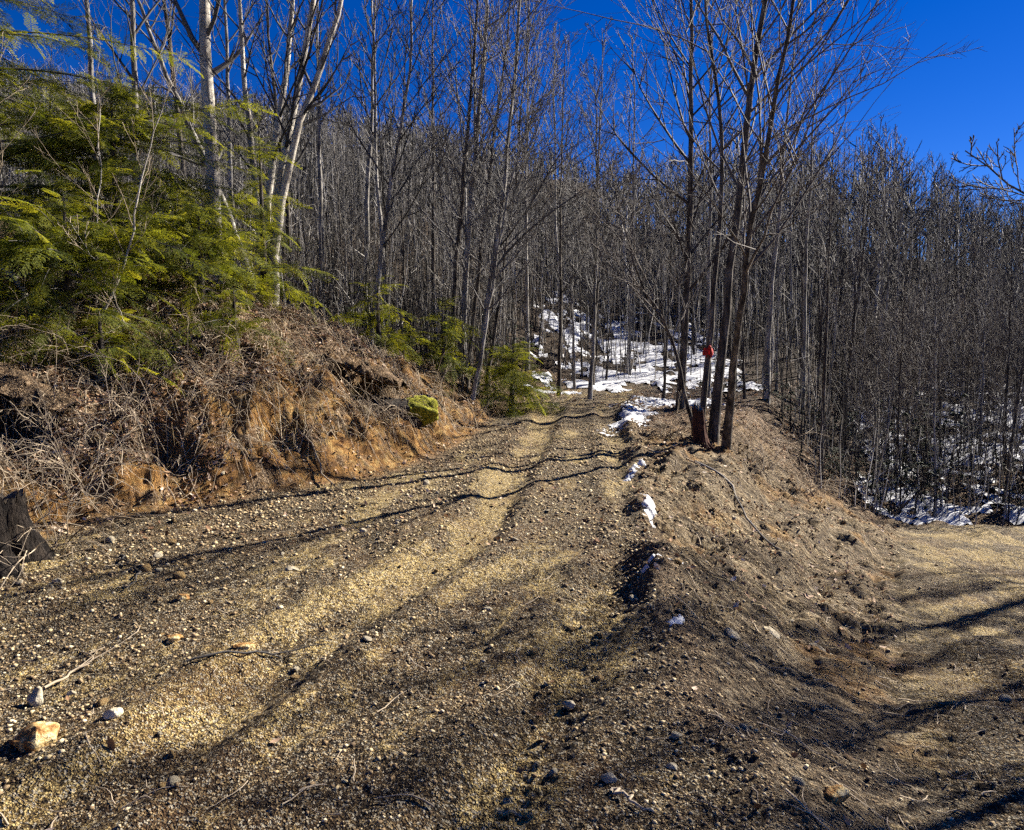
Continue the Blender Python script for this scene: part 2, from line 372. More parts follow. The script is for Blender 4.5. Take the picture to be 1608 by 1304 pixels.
# ------------------------------------------------------------------ the ground, one polar sheet cut into its named pieces
def build_ground():
    a_front = np.linspace(-47, 47, 660)
    back = 47 + (266) * np.linspace(0, 1, 92)[1:-1]
    ang = np.radians(np.concatenate([a_front, back]))
    rad = np.concatenate([np.linspace(.05, 1.6, 16)[:-1], np.geomspace(1.6, 15, 440)[:-1], np.geomspace(15, 60, 100)[:-1], np.geomspace(60, 3500, 34)])
    A, Rr = np.meshgrid(ang, rad)
    X = np.sin(A) * Rr; Y = np.cos(A) * Rr
    Z = height(X, Y)
    na, nr = len(ang), len(rad)
    V = np.stack([X, Y, Z], -1).reshape(-1, 3)
    i = np.arange(nr - 1)[:, None] * na; j = np.arange(na)[None]; j2 = (j + 1) % na
    F = np.stack([i + j, i + j2, i + na + j2, i + na + j], -1).reshape(-1, 4)[:, ::-1]
    # innermost ring closed with a cap vertex
    V = np.concatenate([V, [[0, 0, Z[0].mean()]]]); capi = len(V) - 1
    cap = np.stack([np.arange(na), np.full(na, capi), (np.arange(na) + 1) % na], -1)[:, ::-1]
    x, y = V[:, 0], V[:, 1]; s = bank_s(x, y); xr = right_x(y); fx = np.maximum(foot_x(y), xr + ridge_w(y) + .05)
    on_track = sstep(.15, -.15, s + .25 * fbm(x, y, 2, 4)) * sstep(.25, -.15, x - xr + .3 * fbm(x * 1.3, y * 1.3, 2, 6)) * (1 - sstep(17, 20, y))
    on_low = sstep(-.5, .2, x - fx + .4 * fbm(x, y, 2, 9)) * (1 - sstep(11.2, 11.8, y - .05 * (x - 7)))
    litter = np.clip(1 - np.maximum(on_track, on_low), 0, 1)
    sub = sstep(-.05, .12, s) * (1 - sstep(.25, .8, s - 1.0 * sstep(6.6, 7.8, y) + .5 * fbm(x * 1.1, y * 1.1, 3, 19))) * (1 - sstep(11, 15, y))
    sub = np.maximum(sub, .55 * sstep(0, .3, x - xr - .1) * (1 - sstep(-.3, .5, x - fx)) * sstep(0, .25, fbm(x * 1.4, y * 1.4, 3, 23)) * (1 - sstep(10, 13, y)))
    litter = litter * (1 - .75 * sstep(0, .3, x - xr) * (1 - sstep(9.5, 12, y)) * (1 - on_low))
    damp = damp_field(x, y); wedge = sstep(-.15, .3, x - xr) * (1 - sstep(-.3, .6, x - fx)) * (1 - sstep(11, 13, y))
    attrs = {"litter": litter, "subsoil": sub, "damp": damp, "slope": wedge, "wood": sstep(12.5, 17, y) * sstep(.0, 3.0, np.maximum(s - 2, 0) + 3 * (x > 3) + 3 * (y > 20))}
    # face regions
    fc = V[F].mean(1); cx, cy = fc[:, 0], fc[:, 1]; s = bank_s(cx, cy); xr = right_x(cy); fxx = np.maximum(foot_x(cy), xr + ridge_w(cy) + .05)
    reg = np.full(len(F), 4)                                  # forest floor
    farr = np.hypot(cx, cy)
    reg[(s > 0) & (s < 2.6) & (cy < 20)] = 1                  # cut bank
    reg[(s <= 0) & (cx <= xr) & (cy < 19)] = 0                # dirt track
    reg[(cx > xr) & (cx <= fxx) & (cy < 13)] = 2              # wedge slope
    reg[(cx > fxx) & (cy - .05 * (cx - 7) < 11.65) & (cx < 11)] = 3   # lower track
    reg[(cy > 34) & (farr > 34)] = 5                          # hillside
    names = [("dirt_track", 0), ("earth_bank", 1), ("earth_slope", 2), ("lower_track", 3), ("forest_floor", 4), ("hillside", 5)]
    for nm, k in names:
        ff = F[reg == k]; cc = cap if k == 0 else cap[:0]
        used = np.unique(np.concatenate([ff.ravel(), cc.ravel()])); re = np.zeros(len(V), np.int64); re[used] = np.arange(len(used))
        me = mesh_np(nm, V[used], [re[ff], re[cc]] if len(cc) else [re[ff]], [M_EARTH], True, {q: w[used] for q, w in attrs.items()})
        tag(link(nm, me), kind="structure")
build_ground()

rng = np.random.default_rng(7)

def scatter(n, xlo, xhi, ylo, yhi, keep, seed):
    r = np.random.default_rng(seed); x = r.uniform(xlo, xhi, n); 
    y = ylo + (yhi - ylo) * r.random(n) ** 1.6            # denser towards the viewer's end of the track
    k = keep(x, y, r); x, y = x[k], y[k]
    return x, y, height(x, y), r

# ------------------------------------------------------------------ snow
def snow_sheet(name, x0, x1, y0, y1, step, mask, label, cat, kind=None, group=None, thick=.06):
    xs = np.arange(x0, x1, step); ys = np.arange(y0, y1, step); X, Y = np.meshgrid(xs, ys)
    m = mask(X, Y); T = np.clip(m, -.7, 1.0) * thick
    Z = height(X, Y) + T + (.02 if kind else .0)
    V = np.stack([X, Y, Z], -1).reshape(-1, 3); nx = len(xs)
    i = np.arange(len(ys) - 1)[:, None] * nx; j = np.arange(nx - 1)[None]
    F = np.stack([i + j, i + j + 1, i + nx + j + 1, i + nx + j], -1).reshape(-1, 4)
    ok = (m.ravel()[F] > -.6).all(1); F = F[ok]
    used = np.unique(F); re = np.zeros(len(V), np.int64); re[used] = np.arange(len(used)); V = V[used]
    c = V.mean(0); c[2] = V[:, 2].min()
    o = link(name, mesh_np(name, V - c, [re[F]], [M_SNOW], True), None, tuple(c))
    return tag(o, label, cat, group, kind)

def wood_snow(X, Y):
    n = fbm(X * 1.5, Y * .8, 5, 201, .72) * 3.2
    region = sstep(16.5, 19, Y - .0 * X) * (1 - sstep(24, 32, Y)) * sstep(.2, 1.5, X - .0 * Y) * (1 - sstep(5.2, 7.0, X - .2 * (Y - 18)))
    right = sstep(11.9, 12.4, Y - .05 * (X - 7)) * (1 - sstep(16, 32, Y)) * sstep(-.6, .3, X - foot_x(Y)) * 1.15
    strip = np.exp(-((Y - .05 * (X - 7) - 12.3) / .45) ** 2) * sstep(6.2, 7.2, X) * .85
    reg = np.maximum(np.maximum(region * 1.25, right), strip)
    return n + reg * 1.25 - 1.30 - (1 - sstep(.02, .2, reg)) * 5
snow_sheet("snow", 0, 24, 9.0, 34, .09, wood_snow, "patchy old snow lying among the trees in the wood", "snow", "stuff", thick=.05)

def blob(cx, cy, rx, ry, ang, seed):
    c, s_ = math.cos(ang), math.sin(ang)
    def f(X, Y):
        u = ((X - cx) * c + (Y - cy) * s_) / rx; v = (-(X - cx) * s_ + (Y - cy) * c) / ry
        return (1 - np.sqrt(u * u + v * v)) * 1.6 + 1.5 * fbm(X * 6 / max(rx, .3) * .6, Y * 6 / max(rx, .3) * .6, 3, seed) + 2.0 * fbm(X * 22, Y * 22, 3, seed + 3)
    return f
for (cx, cy, rx, ry, an, th, lb) in [
    (2.35, 13.2, 1.6, .26, 1.25, .03, "long strip of snow on the right edge of the track before the trees"),
    (3.5, 15.0, .9, .5, .3, .05, "broken snow patch behind the tree clump where the track bends"),
    (1.42, 8.15, .34, .045, 1.2, .012, "thin snow patch on the track edge beside the long tree shadow"),
    (1.25, 6.35, .17, .045, 1.5, .012, "small bright snow patch on the crest between the two tracks"),
    (1.02, 4.75, .12, .04, .3, .02, "tiny snow remnant on the near right edge of the track"),
    (0.95, 3.98, .06, .035, .9, .022, "smallest snow lump, nearest the camera beside a dark hole"),
    (1.1, 17.2, .8, .16, -.1, .04, "thin snow streak under the bank where the track climbs into the wood")]:
    snow_sheet("snow_patch", cx - rx * 1.8, cx + rx * 1.8, cy - max(rx, ry) * 1.8, cy + max(rx, ry) * 1.8, .011 if rx < .5 else .035, blob(cx, cy, rx, ry, an, int(cx * 100)), lb, "snow", None, "snow patches along the track", th)

# ------------------------------------------------------------------ stones
def rock_mesh(name, mat, seed, sx=1, sy=1, sz=1, sub=3, rough=.25, facets=5):
    import bmesh
    bm = bmesh.new(); bmesh.ops.create_icosphere(bm, subdivisions=sub, radius=1.0)
    r = np.random.default_rng(seed)
    co = np.array([v.co for v in bm.verts])
    for _ in range(facets * 2):                                  # planar breaks
        n = r.normal(size=3); n /= np.linalg.norm(n); d = r.uniform(.55, .85)
        over = np.maximum(co @ n - d, 0); co = co - over[:, None] * n
    co *= 1 + rough * .5 * (fbm(co[:, 0] * 2.5 + seed, co[:, 1] * 2.5 + co[:, 2] * 1.7, 3, seed))[:, None]
    co *= np.array([sx, sy, sz])
    F = np.array([[v.index for v in f.verts] for f in bm.faces]); bm.free()
    return mesh_np(name, co, [F], [mat], True, {"tint": np.full(len(co), r.random())})

GS = "pale stones lying loose on the dirt"
STONES = [  # x, y, width, flatness, material, label
    (-1.97, 2.80, .125, .62, M_OCHRE, "largest ochre boulder at the lower left corner of the track"),
    (-1.75, 2.96, .045, .8, M_STONE, "cream stone just right of the largest ochre boulder"),
    (-2.20, 3.14, .042, 1.3, M_STONE, "upright pointed pale stone behind the ochre boulder"),
    (-2.08, 3.20, .028, .7, M_STONE, "small pale stone beside the pointed stone at the left edge"),
    (-1.87, 3.79, .055, .55, M_OCHRE, "ochre wedge-shaped stone on the left side of the track"),
    (-1.43, 3.66, .075, .28, M_OCHRE, "flat long yellow stone sunk in the left wheel rut"),
    (-2.08, 4.36, .055, .6, M_OCHRE, "squarish yellow stone among the rubble below the bank"),
    (-3.05, 4.62, .035, .8, M_STONE, "round pale stone at the foot of the dark stump"),
    (.27, 3.15, .040, .75, M_STONE, "single egg-shaped pale stone in the middle foreground"),
    (.37, 2.55, .034, .7, M_STONE, "pale stone at the bottom edge beside a dark hole"),
    (1.33, 4.15, .07, .35, M_STONE, "slim light stone lying on the slope between the tracks"),
    (2.16, 4.75, .12, .25, M_STONE, "long flat slab standing out on the slope above the lower track"),
    (1.68, 4.45, .08, .3, M_STONE, "thin stone just left of the long flat slab"),
    (1.22, 2.55, .060, .6, M_OCHRE, "broad pale stone at the lower right near the fork"),
    (.62, 2.62, .028, .7, M_STONE, "small round stone on the crest at the bottom of the photo"),
    (-.93, 7.55, .05, .8, M_STONE, "small pale stone at the foot of the orange bank"),
    (-1.55, 4.85, .05, .5, M_STONE, "pale stone lying on the long lower tree shadow"),
]
for k, (x, y, w, fl, m, lb) in enumerate(STONES):
    me = rock_mesh("stone", m, 100 + k, w, w * (.55 if fl < .4 else .85), w * fl, 4, .4, 8)
    o = link("stone", me, None, (x, y, hz(x, y) + w * fl * .25)); o.rotation_euler = (rng.uniform(-.2, .2), rng.uniform(-.2, .2), rng.uniform(-.6, .6))
    if "slab" in lb or "slim" in lb or "thin stone" in lb: o.rotation_euler = (0.1, .45, -.6)
    tag(o, lb, "stone", GS)
protos = [rock_mesh("stone", M_STONE if k % 3 else M_OCHRE, 300 + k, 1, .8, .55, 2) for k in range(7)]
def st_keep(x, y, r):
    s = bank_s(x, y); rub = np.exp(-((s + .8) / .8) ** 2) * (y > 3.5) * (y < 7.5)
    return (s < .3) & (r.random(len(x)) < .25 + .75 * rub) & (x < 3.4) & (np.abs(x) < .75 * y)
x, y, z, r = scatter(700, -3.6, 3.4, 2.5, 8.5, st_keep, 3)
for k in range(min(150, len(x))):
    w = .014 + (.05 if x[k] < -1.0 and y[k] > 3.8 else .03) * r.random() ** 2.0
    o = link("stone", protos[r.integers(7)], None, (x[k], y[k], z[k] + w * .2)); o.scale = (w, w * r.uniform(.7, 1.2), w * r.uniform(.7, 1.2))
    o.rotation_euler = (r.uniform(-.4, .4), r.uniform(-.4, .4), r.uniform(0, 6.28))
    side = "among the rubble below the left bank" if x[k] < -1.2 else ("on the open dirt track" if x[k] < .9 else "on the slope down to the lower track")
    sz = "fist-sized" if w > .03 else ("egg-sized" if w > .02 else "walnut-sized")
    near = "close to the camera" if y[k] < 3.6 else ("a few steps up" if y[k] < 5.2 else "farther up")
    tag(o, sz + " loose stone " + side + " " + near, "stone", "loose stones " + side)

OCT = np.array([(1, 0, 0), (-1, 0, 0), (0, 1, 0), (0, -1, 0), (0, 0, 1), (0, 0, -1), (.6, .6, .5), (-.55, .6, .45)], float)
OCTF = [(0, 6, 4), (6, 2, 4), (0, 2, 6), (2, 7, 4), (7, 1, 4), (2, 1, 7), (1, 3, 4), (3, 0, 4), (2, 0, 5), (1, 2, 5), (3, 1, 5), (0, 3, 5)]
def gravel(name, n, box, keep, seed, smin, smax, label, gamma=2.0):
    x, y, z, r = scatter(n, *box, keep, seed); m = len(x)
    s = smin + (smax - smin) * r.random(m) ** 3
    s = s * (.55 + y / 7.0).clip(.8, 1.7)
    S = np.stack([s * r.uniform(.8, 1.4, m), s * r.uniform(.6, 1.1, m), s * r.uniform(.45, .8, m)], -1)
    Mx = rotz(r.uniform(0, 6.28, m)) @ rotx(r.normal(0, .3, m)) @ (np.eye(3)[None] * S[:, None, :])
    b = MB(); b.tmpl(OCT, [], OCTF, Mx, np.stack([x, y, z + S[:, 2] * .25], -1), r.random(m) ** .9)
    tag(link(name, b.mesh(name, [M_GRAVEL])), label, "gravel", None, "stuff")
def gk(x, y, r):
    s = bank_s(x, y); patch = .45 * (damp_field(x, y) - .55) + .4 * fbm(x * .9, y * .9, 3, 61) + .3 * np.exp(-((s + .6) / .7) ** 2) + .2 * np.exp(-((x - right_x(y)) / .5) ** 2)
    return (s < .25) & (np.abs(x) < .78 * y + .3) & (r.random(len(x)) < .03 + 1.9 * np.maximum(patch, 0)) & ((x < foot_x(y)) | (r.random(len(x)) < .6))
gravel("gravel", 130000, (-4, 5.5, 2.0, 12), gk, 5, .0024, .015, "loose gravel and grit strewn over the dirt tracks")

# ------------------------------------------------------------------ litter, straw, dead twigs
def litter():
    def keep(x, y, r):
        s = bank_s(x, y); w = (x > right_x(y)) & (x < foot_x(y))
        p = np.where(s > 0, .06 + .94 * sstep(.25 + .4 * sstep(6.6, 7.8, y), .9 + .6 * sstep(6.6, 7.8, y), s + .9 * fbm(x * 1.7, y * 1.7, 3, 29)), np.where(w, .28 * (y > 4.5) + .03, .006 + .25 * (y > 14)))
        p = np.where((y > 11.9) & (x > right_x(y)), .8, p)
        return (np.abs(x) < .8 * y + .4) & (r.random(len(x)) < p)
    x, y, z, r = scatter(60000, -8, 12, 2.2, 20, keep, 9)
    x2, y2, z2, r = scatter(60000, -7, 1, 5.4, 13, keep, 10); x, y, z = np.concatenate([x, x2]), np.concatenate([y, y2]), np.concatenate([z, z2]); m = len(x)
    T = np.array([(0, -1, .05), (.42, -.45, .16), (.46, .2, .2), (0, 1, .38), (-.46, .2, .08), (-.38, -.45, .12), (0, -.1, -.06)], float)
    s = r.uniform(.014, .036, m)
    Mx = rotz(r.uniform(0, 6.28, m)) @ rotx(r.normal(0, .55, m)) @ roty(r.normal(0, .55, m)) * s[:, None, None]
    b = MB(); b.tmpl(T, [], [(i, (i + 1) % 6, 6) for i in range(6)], Mx, np.stack([x, y, z + .012], -1), r.random(m))
    tag(link("leaf_litter", b.mesh("leaf_litter", [M_LEAF])), "dry brown fallen leaves covering the bank and wood floor", "leaf litter", None, "stuff")
litter()

def straw():
    def keep(x, y, r):
        s = bank_s(x, y); w = (x > right_x(y) + .1) & (x < foot_x(y) - .1) & (y < 12)
        tuft = fbm(x * 1.6, y * 1.6, 2, 71)
        p = np.where((s > .45) & (s < 4), .10 + 2.2 * np.maximum(tuft, 0), np.where(w & (y > 4), .9 * np.maximum(tuft, 0), 0))
        return (np.abs(x) < .8 * y + .4) & (r.random(len(x)) < p)
    x, y, z, r = scatter(60000, -7, 5, 2.5, 14, keep, 13); m = len(x)
    L = r.uniform(.07, .30, m); a = r.uniform(0, 6.28, m)
    e = .15; gx = -(height(x + e, y, False) - height(x - e, y, False)) / (2 * e); gy = -(height(x, y + e, False) - height(x, y - e, False)) / (2 * e)
    dx = np.cos(a) * .5 + np.clip(gx, -1.2, 1.2); dy = np.sin(a) * .5 + np.clip(gy, -1.2, 1.2)
    P = np.zeros((m, 4, 3)); P[:, 0] = np.stack([x, y, z - .01], -1)
    for k, (h, o) in enumerate([(.35, .2), (.45, .55), (.30, .95)], 1):
        P[:, k] = np.stack([x + dx * L * o, y + dy * L * o, z + L * h - np.hypot(gx, gy).clip(0, 1.2) * L * o * .75], -1)
    w = r.uniform(.0012, .0028, m); side = np.stack([-dy, dx, np.zeros(m)], -1); side /= np.linalg.norm(side, axis=1, keepdims=True) + 1e-6
    wk = np.array([1, 1, .8, .25])
    V = np.stack([P + side[:, None] * (w[:, None] * wk)[..., None], P - side[:, None] * (w[:, None] * wk)[..., None]], 2).reshape(-1, 3)
    o = (np.arange(m) * 8)[:, None, None]; F = (np.array([(0, 1, 3, 2), (2, 3, 5, 4), (4, 5, 7, 6)])[None] + o).reshape(-1, 4)
    b = MB(); b.add(V, F, None, np.repeat(r.random(m), 8))
    tag(link("dead_grass", b.mesh("dead_grass", [M_STRAW])), "straw-coloured dead grass hanging over the bank and slope", "grass", None, "stuff")
straw()

def curl(r, p0, d, L, n, wob, sag=0.0):
    P = [np.array(p0, float)]; d = np.array(d, float); d /= np.linalg.norm(d)
    for k in range(n - 1):
        d = d + r.normal(0, wob, 3) + np.array([0, 0, -sag]); d /= np.linalg.norm(d); P.append(P[-1] + d * L / (n - 1))
    return np.array(P)

def dead_twigs():
    def keep(x, y, r):
        s = bank_s(x, y)
        return (np.abs(x) < .8 * y + .4) & (r.random(len(x)) < np.where(s > .3, .9, np.where(x > right_x(y), .45, .12)))
    x, y, z, r = scatter(5200, -8, 7, 2.3, 16, keep, 15)
    x2, y2, z2, r = scatter(4200, -7, .5, 5.4, 12, lambda a, b, q: bank_s(a, b) > .25, 16); x, y = np.concatenate([x, x2]), np.concatenate([y, y2]); m = len(x); N = 6
    a = r.uniform(0, 6.28, m); L = r.uniform(.08, .5, m) * np.where(bank_s(x, y) > .3, 1.3, .6)
    P = np.zeros((m, N, 3)); h = a.copy(); px, py = x.copy(), y.copy(); lift = r.uniform(.0, .16, m) * (bank_s(x, y) > .3)
    for k in range(N):
        P[:, k] = np.stack([px, py, height(px, py, False) + .012 + lift * math.sin(math.pi * k / (N - 1)) + lift * .3], -1)
        h = h + r.normal(0, .3, m); px = px + np.cos(h) * L / N; py = py + np.sin(h) * L / N
    rad = (r.uniform(.0018, .005, m)[:, None] * np.linspace(1, .4, N))
    b = MB(); b.tubes(P, rad, 3)
    tag(link("dead_twigs", b.mesh("dead_twigs", [M_TWIGP])), "thin pale dead twigs strewn over bank and track edges", "twigs", None, "stuff")
dead_twigs()

# ------------------------------------------------------------------ bare trees
def grow(r, path, rad, n1, n2, n3, first=.35, len1=.35, ang=(.5, .95), up=.10, twig=.004, lean_bias=None, hs=None):
    """path (N,3) trunk line. returns dict of polyline lists per level"""
    N = len(path); H = np.linalg.norm(np.diff(path, axis=0), axis=1).sum()
    L1, L2, L3 = [], [], []
    def at(P, f):
        q = f * (len(P) - 1); i = min(int(q), len(P) - 2); w = q - i
        return P[i] * (1 - w) + P[i + 1] * w, (P[i + 1] - P[i]) / (np.linalg.norm(P[i + 1] - P[i]) + 1e-9)
    def side(d, a, phi):
        ref = np.array([0, 0, 1.]) if abs(d[2]) < .9 else np.array([1., 0, 0])
        u = np.cross(d, ref); u /= np.linalg.norm(u); w = np.cross(d, u)
        return d * math.cos(a) + (u * math.cos(phi) + w * math.sin(phi)) * math.sin(a)
    def seg(p, d, L, n, wob, upv):
        P = [p]
        for k in range(n - 1):
            d = d + r.normal(0, wob, 3); d[2] += upv; d = d / np.linalg.norm(d); P.append(P[-1] + d * L / (n - 1))
        return np.array(P)
    phi = r.uniform(0, 6.28)
    for i in range(n1):
        f = first + (1 - first) * (i + r.random()) / n1; f = min(f, .985)
        p, d = at(path, f); phi += 2.4 + r.normal(0, .4)
        L = H * len1 * (1.05 - f) ** .65 * r.uniform(.6, 1.25); rr = np.interp(f, np.linspace(0, 1, N), rad) * r.uniform(.35, .6)
        dd = side(d, r.uniform(*ang), phi)
        if lean_bias is not None: dd = dd + np.array(lean_bias) * r.random(); dd /= np.linalg.norm(dd)
        B = seg(p, dd, L, 7, .09, up); L1.append((B, np.linspace(max(rr, twig * 1.5), twig, 7)))
        for j in range(n2):
            g = .18 + .8 * (j + r.random()) / n2; q, e = at(B, min(g, .98))
            l2 = L * .5 * (1.1 - g) ** .6 * r.uniform(.6, 1.3)
            C = seg(q, side(e, r.uniform(.45, .9), r.uniform(0, 6.28)), l2, 5, .11, up * 1.1); L2.append((C, np.linspace(max(rr * .45, twig * 1.1), twig * .8, 5)))
            for k in range(n3):
                hh = .15 + .85 * (k + r.random()) / n3; q2, e2 = at(C, min(hh, .98))
                D = seg(q2, side(e2, r.uniform(.4, .85), r.uniform(0, 6.28)), l2 * .55 * (1.15 - hh) ** .5 * r.uniform(.5, 1.3), 4, .13, up)
                L3.append((D, np.linspace(twig * .85, twig * .45, 4)))
    return L1, L2, L3

def trunk_path(r, H, lean=(0, 0), wob=.03, n=14, bow=0.0):
    t = np.linspace(0, 1, n); dx = np.cumsum(np.concatenate([[0], r.normal(0, wob, n - 1)])) * H / n; dy = np.cumsum(np.concatenate([[0], r.normal(0, wob, n - 1)])) * H / n
    return np.stack([lean[0] * H * t + dx + bow * H * t * (1 - t), lean[1] * H * t + dy, t * H - .12 * (t == 0)], -1)
def taper(r0, n, flare=1.35, top=.12):
    t = np.linspace(0, 1, n); q = r0 * (1 - (1 - top) * t ** .85); q[0] *= flare; q[1] *= 1 + (flare - 1) * .25; return q

def bunch(mb, lst, sides):
    if lst: mb.tubes(np.stack([p for p, _ in lst]), np.stack([q for _, q in lst]), sides)

def tree_meshes(name, seed, H, r0, lean=(0, 0), wob=.03, n=(22, 6, 4), bark=None, stems=1, first=.35, len1=.35, ang=(.5, .95), twig=.004, spread=.2, up=.10, bow=0):
    r = np.random.default_rng(seed); T = MB(); Cc = MB()
    for k in range(stems):
        a = 6.28 * k / stems + r.random(); ln = (lean[0] + (spread * math.cos(a) if stems > 1 else 0), lean[1] + (spread * math.sin(a) if stems > 1 else 0))
        h = H * (1 if k == 0 else r.uniform(.65, 1)); P = trunk_path(r, h, ln, wob, 14, bow * r.uniform(-1, 1)); Rd = taper(r0 * (1 if k == 0 else r.uniform(.6, .95)), 14)
        P[:, 0] += math.cos(a) * r0 * (stems > 1); P[:, 1] += math.sin(a) * r0 * (stems > 1)
        T.tubes(P[None], Rd[None], 8)
        l1, l2, l3 = grow(r, P, Rd, *n, first=first, len1=len1, ang=ang, twig=twig, up=up)
        bunch(Cc, l1, 4); bunch(Cc, l2, 3); bunch(Cc, l3, 3)
    return T.mesh(name + "_trunk", [bark or M_BARK], True), Cc.mesh(name + "_crown", [M_TWIG if name != 'sapling' else M_TWIGD], False)

def plant(name, meshes, x, y, rot, sc, label, cat, group=None, sink=.05, scz=None):
    e = bpy.data.objects.new(name, None); COL.objects.link(e); e.empty_display_size = .2
    e.location = (x, y, hz(x, y) - sink); e.rotation_euler = (0, 0, rot); e.scale = (sc, sc, scz or sc)
    tag(e, label, cat, group)
    for nm, me in zip(("trunk", "crown"), meshes): link(nm, me, e)
    return e

def hero(name, base, stems, seed, bark, label, cat, group=None, n=(20, 6, 4), first=.4, len1=.3, twig=.0035, lean_bias=None, tw=None, up=.10, ang=(.5, .95)):
    """stems: list of (list of (x,y,z) control points relative to base, radius, branch?)"""
    r = np.random.default_rng(seed); bx, by = base; z0 = hz(bx, by)
    e = bpy.data.objects.new(name, None); COL.objects.link(e); e.location = (bx, by, z0); tag(e, label, cat, group)
    Cc = MB()
    for k, (pts, r0) in enumerate(stems):
        pts = np.array(pts, float); d = np.concatenate([[0], np.cumsum(np.linalg.norm(np.diff(pts, axis=0), axis=1))]); t = np.linspace(0, d[-1], 18)
        P = np.stack([np.interp(t, d, pts[:, c]) for c in range(3)], -1)
        for _ in range(2): P[1:-1] = (P[:-2] + 2 * P[1:-1] + P[2:]) / 4
        P[1:] += r.normal(0, .012, (17, 3)); P[0, 2] -= .12
        Rd = taper(r0, 18, 1.25, .15)
        T = MB(); T.tubes(P[None], Rd[None], 9)
        link("trunk" if len(stems) == 1 or k == 0 else "stem", T.mesh("stem", [bark], True), e)
        l1, l2, l3 = grow(r, P, Rd, *n, first=first, len1=len1, twig=twig, lean_bias=lean_bias, up=up, ang=ang)
        bunch(Cc, l1, 4); bunch(Cc, l2, 3); bunch(Cc, l3, 3)
    link("crown", Cc.mesh("crown", [tw or M_TWIG]), e)
    return e

GH = "large trees near the track"
# the clump on the ridge with the red ribbon
hero("bare_tree", (2.95, 10.3), [
    ([(0, 0, 0), (.12, .0, 1.4), (.25, -.05, 3.2), (.42, -.1, 5.2), (.8, 0, 7.5), (1.1, 0, 10.5)], .075),
    ([(-.2, .06, 0), (-.04, .1, 1.5), (.06, .2, 2.6), (.16, .3, 4.3), (-.15, .5, 6.5), (-.3, .6, 9.5)], .05),
    ([(.16, -.12, 0), (.08, -.6, .9), (-.02, -1.1, 1.8), (-.06, -1.7, 2.9), (.0, -2.3, 4.4), (.2, -2.7, 6.2)], .062),
    ([(-.2, .15, 0), (-.4, .3, .9), (-.55, .35, 1.6), (-1.1, .5, 2.5), (-1.5, .6, 4.2)], .035)], 11, M_BARKD,
    "forked dark tree clump on the ridge crest with a red ribbon tied on", "tree", None, (30, 8, 5), .34, .50, .0032, (.6, 0, .15), up=.045, tw=M_TWIGD)
hero("bare_tree", (3.35, 14.0), [([(0, 0, 0), (.1, 0, 2.5), (.12, 0, 5), (.05, 0, 8), (.2, 0, 11)], .085)], 12, M_BARKD,
     "straight dark tree just left of and behind the ribbon clump", "tree", None, (36, 8, 5), .2, .30, .0045, tw=M_TWIGD)
# pale trees on the left bank
hero("birch_tree", (-5.0, 12.0), [([(0, 0, 0), (.02, 0, 2), (-.03, 0, 4), (-.02, 0, 7), (.1, 0, 11)], .14)], 13, M_BIRCH,
     "thick straight pale-barked tree rising behind the hemlock on the left", "tree", None, (22, 6, 4), .3, .24)
hero("birch_tree", (-3.72, 11.0), [
    ([(0, 0, 0), (.1, 0, .9), (.18, 0, 1.8), (.55, 0, 2.9), (1.08, 0, 4.2), (1.7, 0, 6.8)], .085),
    ([(-.03, .1, 0), (.05, .1, 1.2), (.15, .1, 2.1), (.42, .1, 3.2), (.70, .1, 4.3), (1.0, .1, 7.5)], .085),
    ([(-.15, .1, .0), (-.1, .1, 1.0), (-.02, .15, 2.2), (.22, .2, 3.4), (.36, .2, 4.2), (.5, .2, 7)], .08),
    ([(-.2, .05, 0), (-.22, .2, 1.2), (-.28, .2, 2.4), (-.40, .2, 3.6), (-.42, .2, 4.4), (-.5, .2, 7)], .07)], 14, M_BIRCH,
    "clump of four pale leaning stems fanning out at the bank top", "tree", None, (16, 6, 4), .3, .24)
hero("bare_tree", (-4.8, 13.5), [([(0, 0, 0), (-.4, 0, 1.2), (-.8, 0, 2.3), (-1.7, 0, 4.4), (-2.6, 0, 7)], .09)], 15, M_BARK,
     "grey tree leaning left between the straight pale tree and hemlock", "tree", None, (18, 6, 4), .3, .25)
hero("bare_tree", (-6.8, 13.0), [([(0, 0, 0), (.05, 0, 2), (.1, 0, 4), (.1, 0, 9)], .075)], 16, M_BARK,
     "slim grey tree standing up behind the hemlock's sloping outline", "tree", None, (20, 6, 4), .2, .22)
for k, (x, y, h) in enumerate([(15.4, 11.6, 14), (17.2, 11.4, 15), (13.9, 12.0, 12.5), (19, 14.5, 15)]):
    hero("bare_tree", (x, y), [([(0, 0, 0), (.1, 0, h * .3), (.0, .1, h * .6), (.2, 0, h)], .13)], 260 + k, M_BARKD,
         ["tall roadside tree beyond the right edge, nearest the lower track", "tallest roadside tree beyond the right edge", "slim roadside tree beyond the right edge, left of the others", "far roadside tree beyond the right edge"][k], "tree", None, (26, 6, 3), .3, .36, .007)
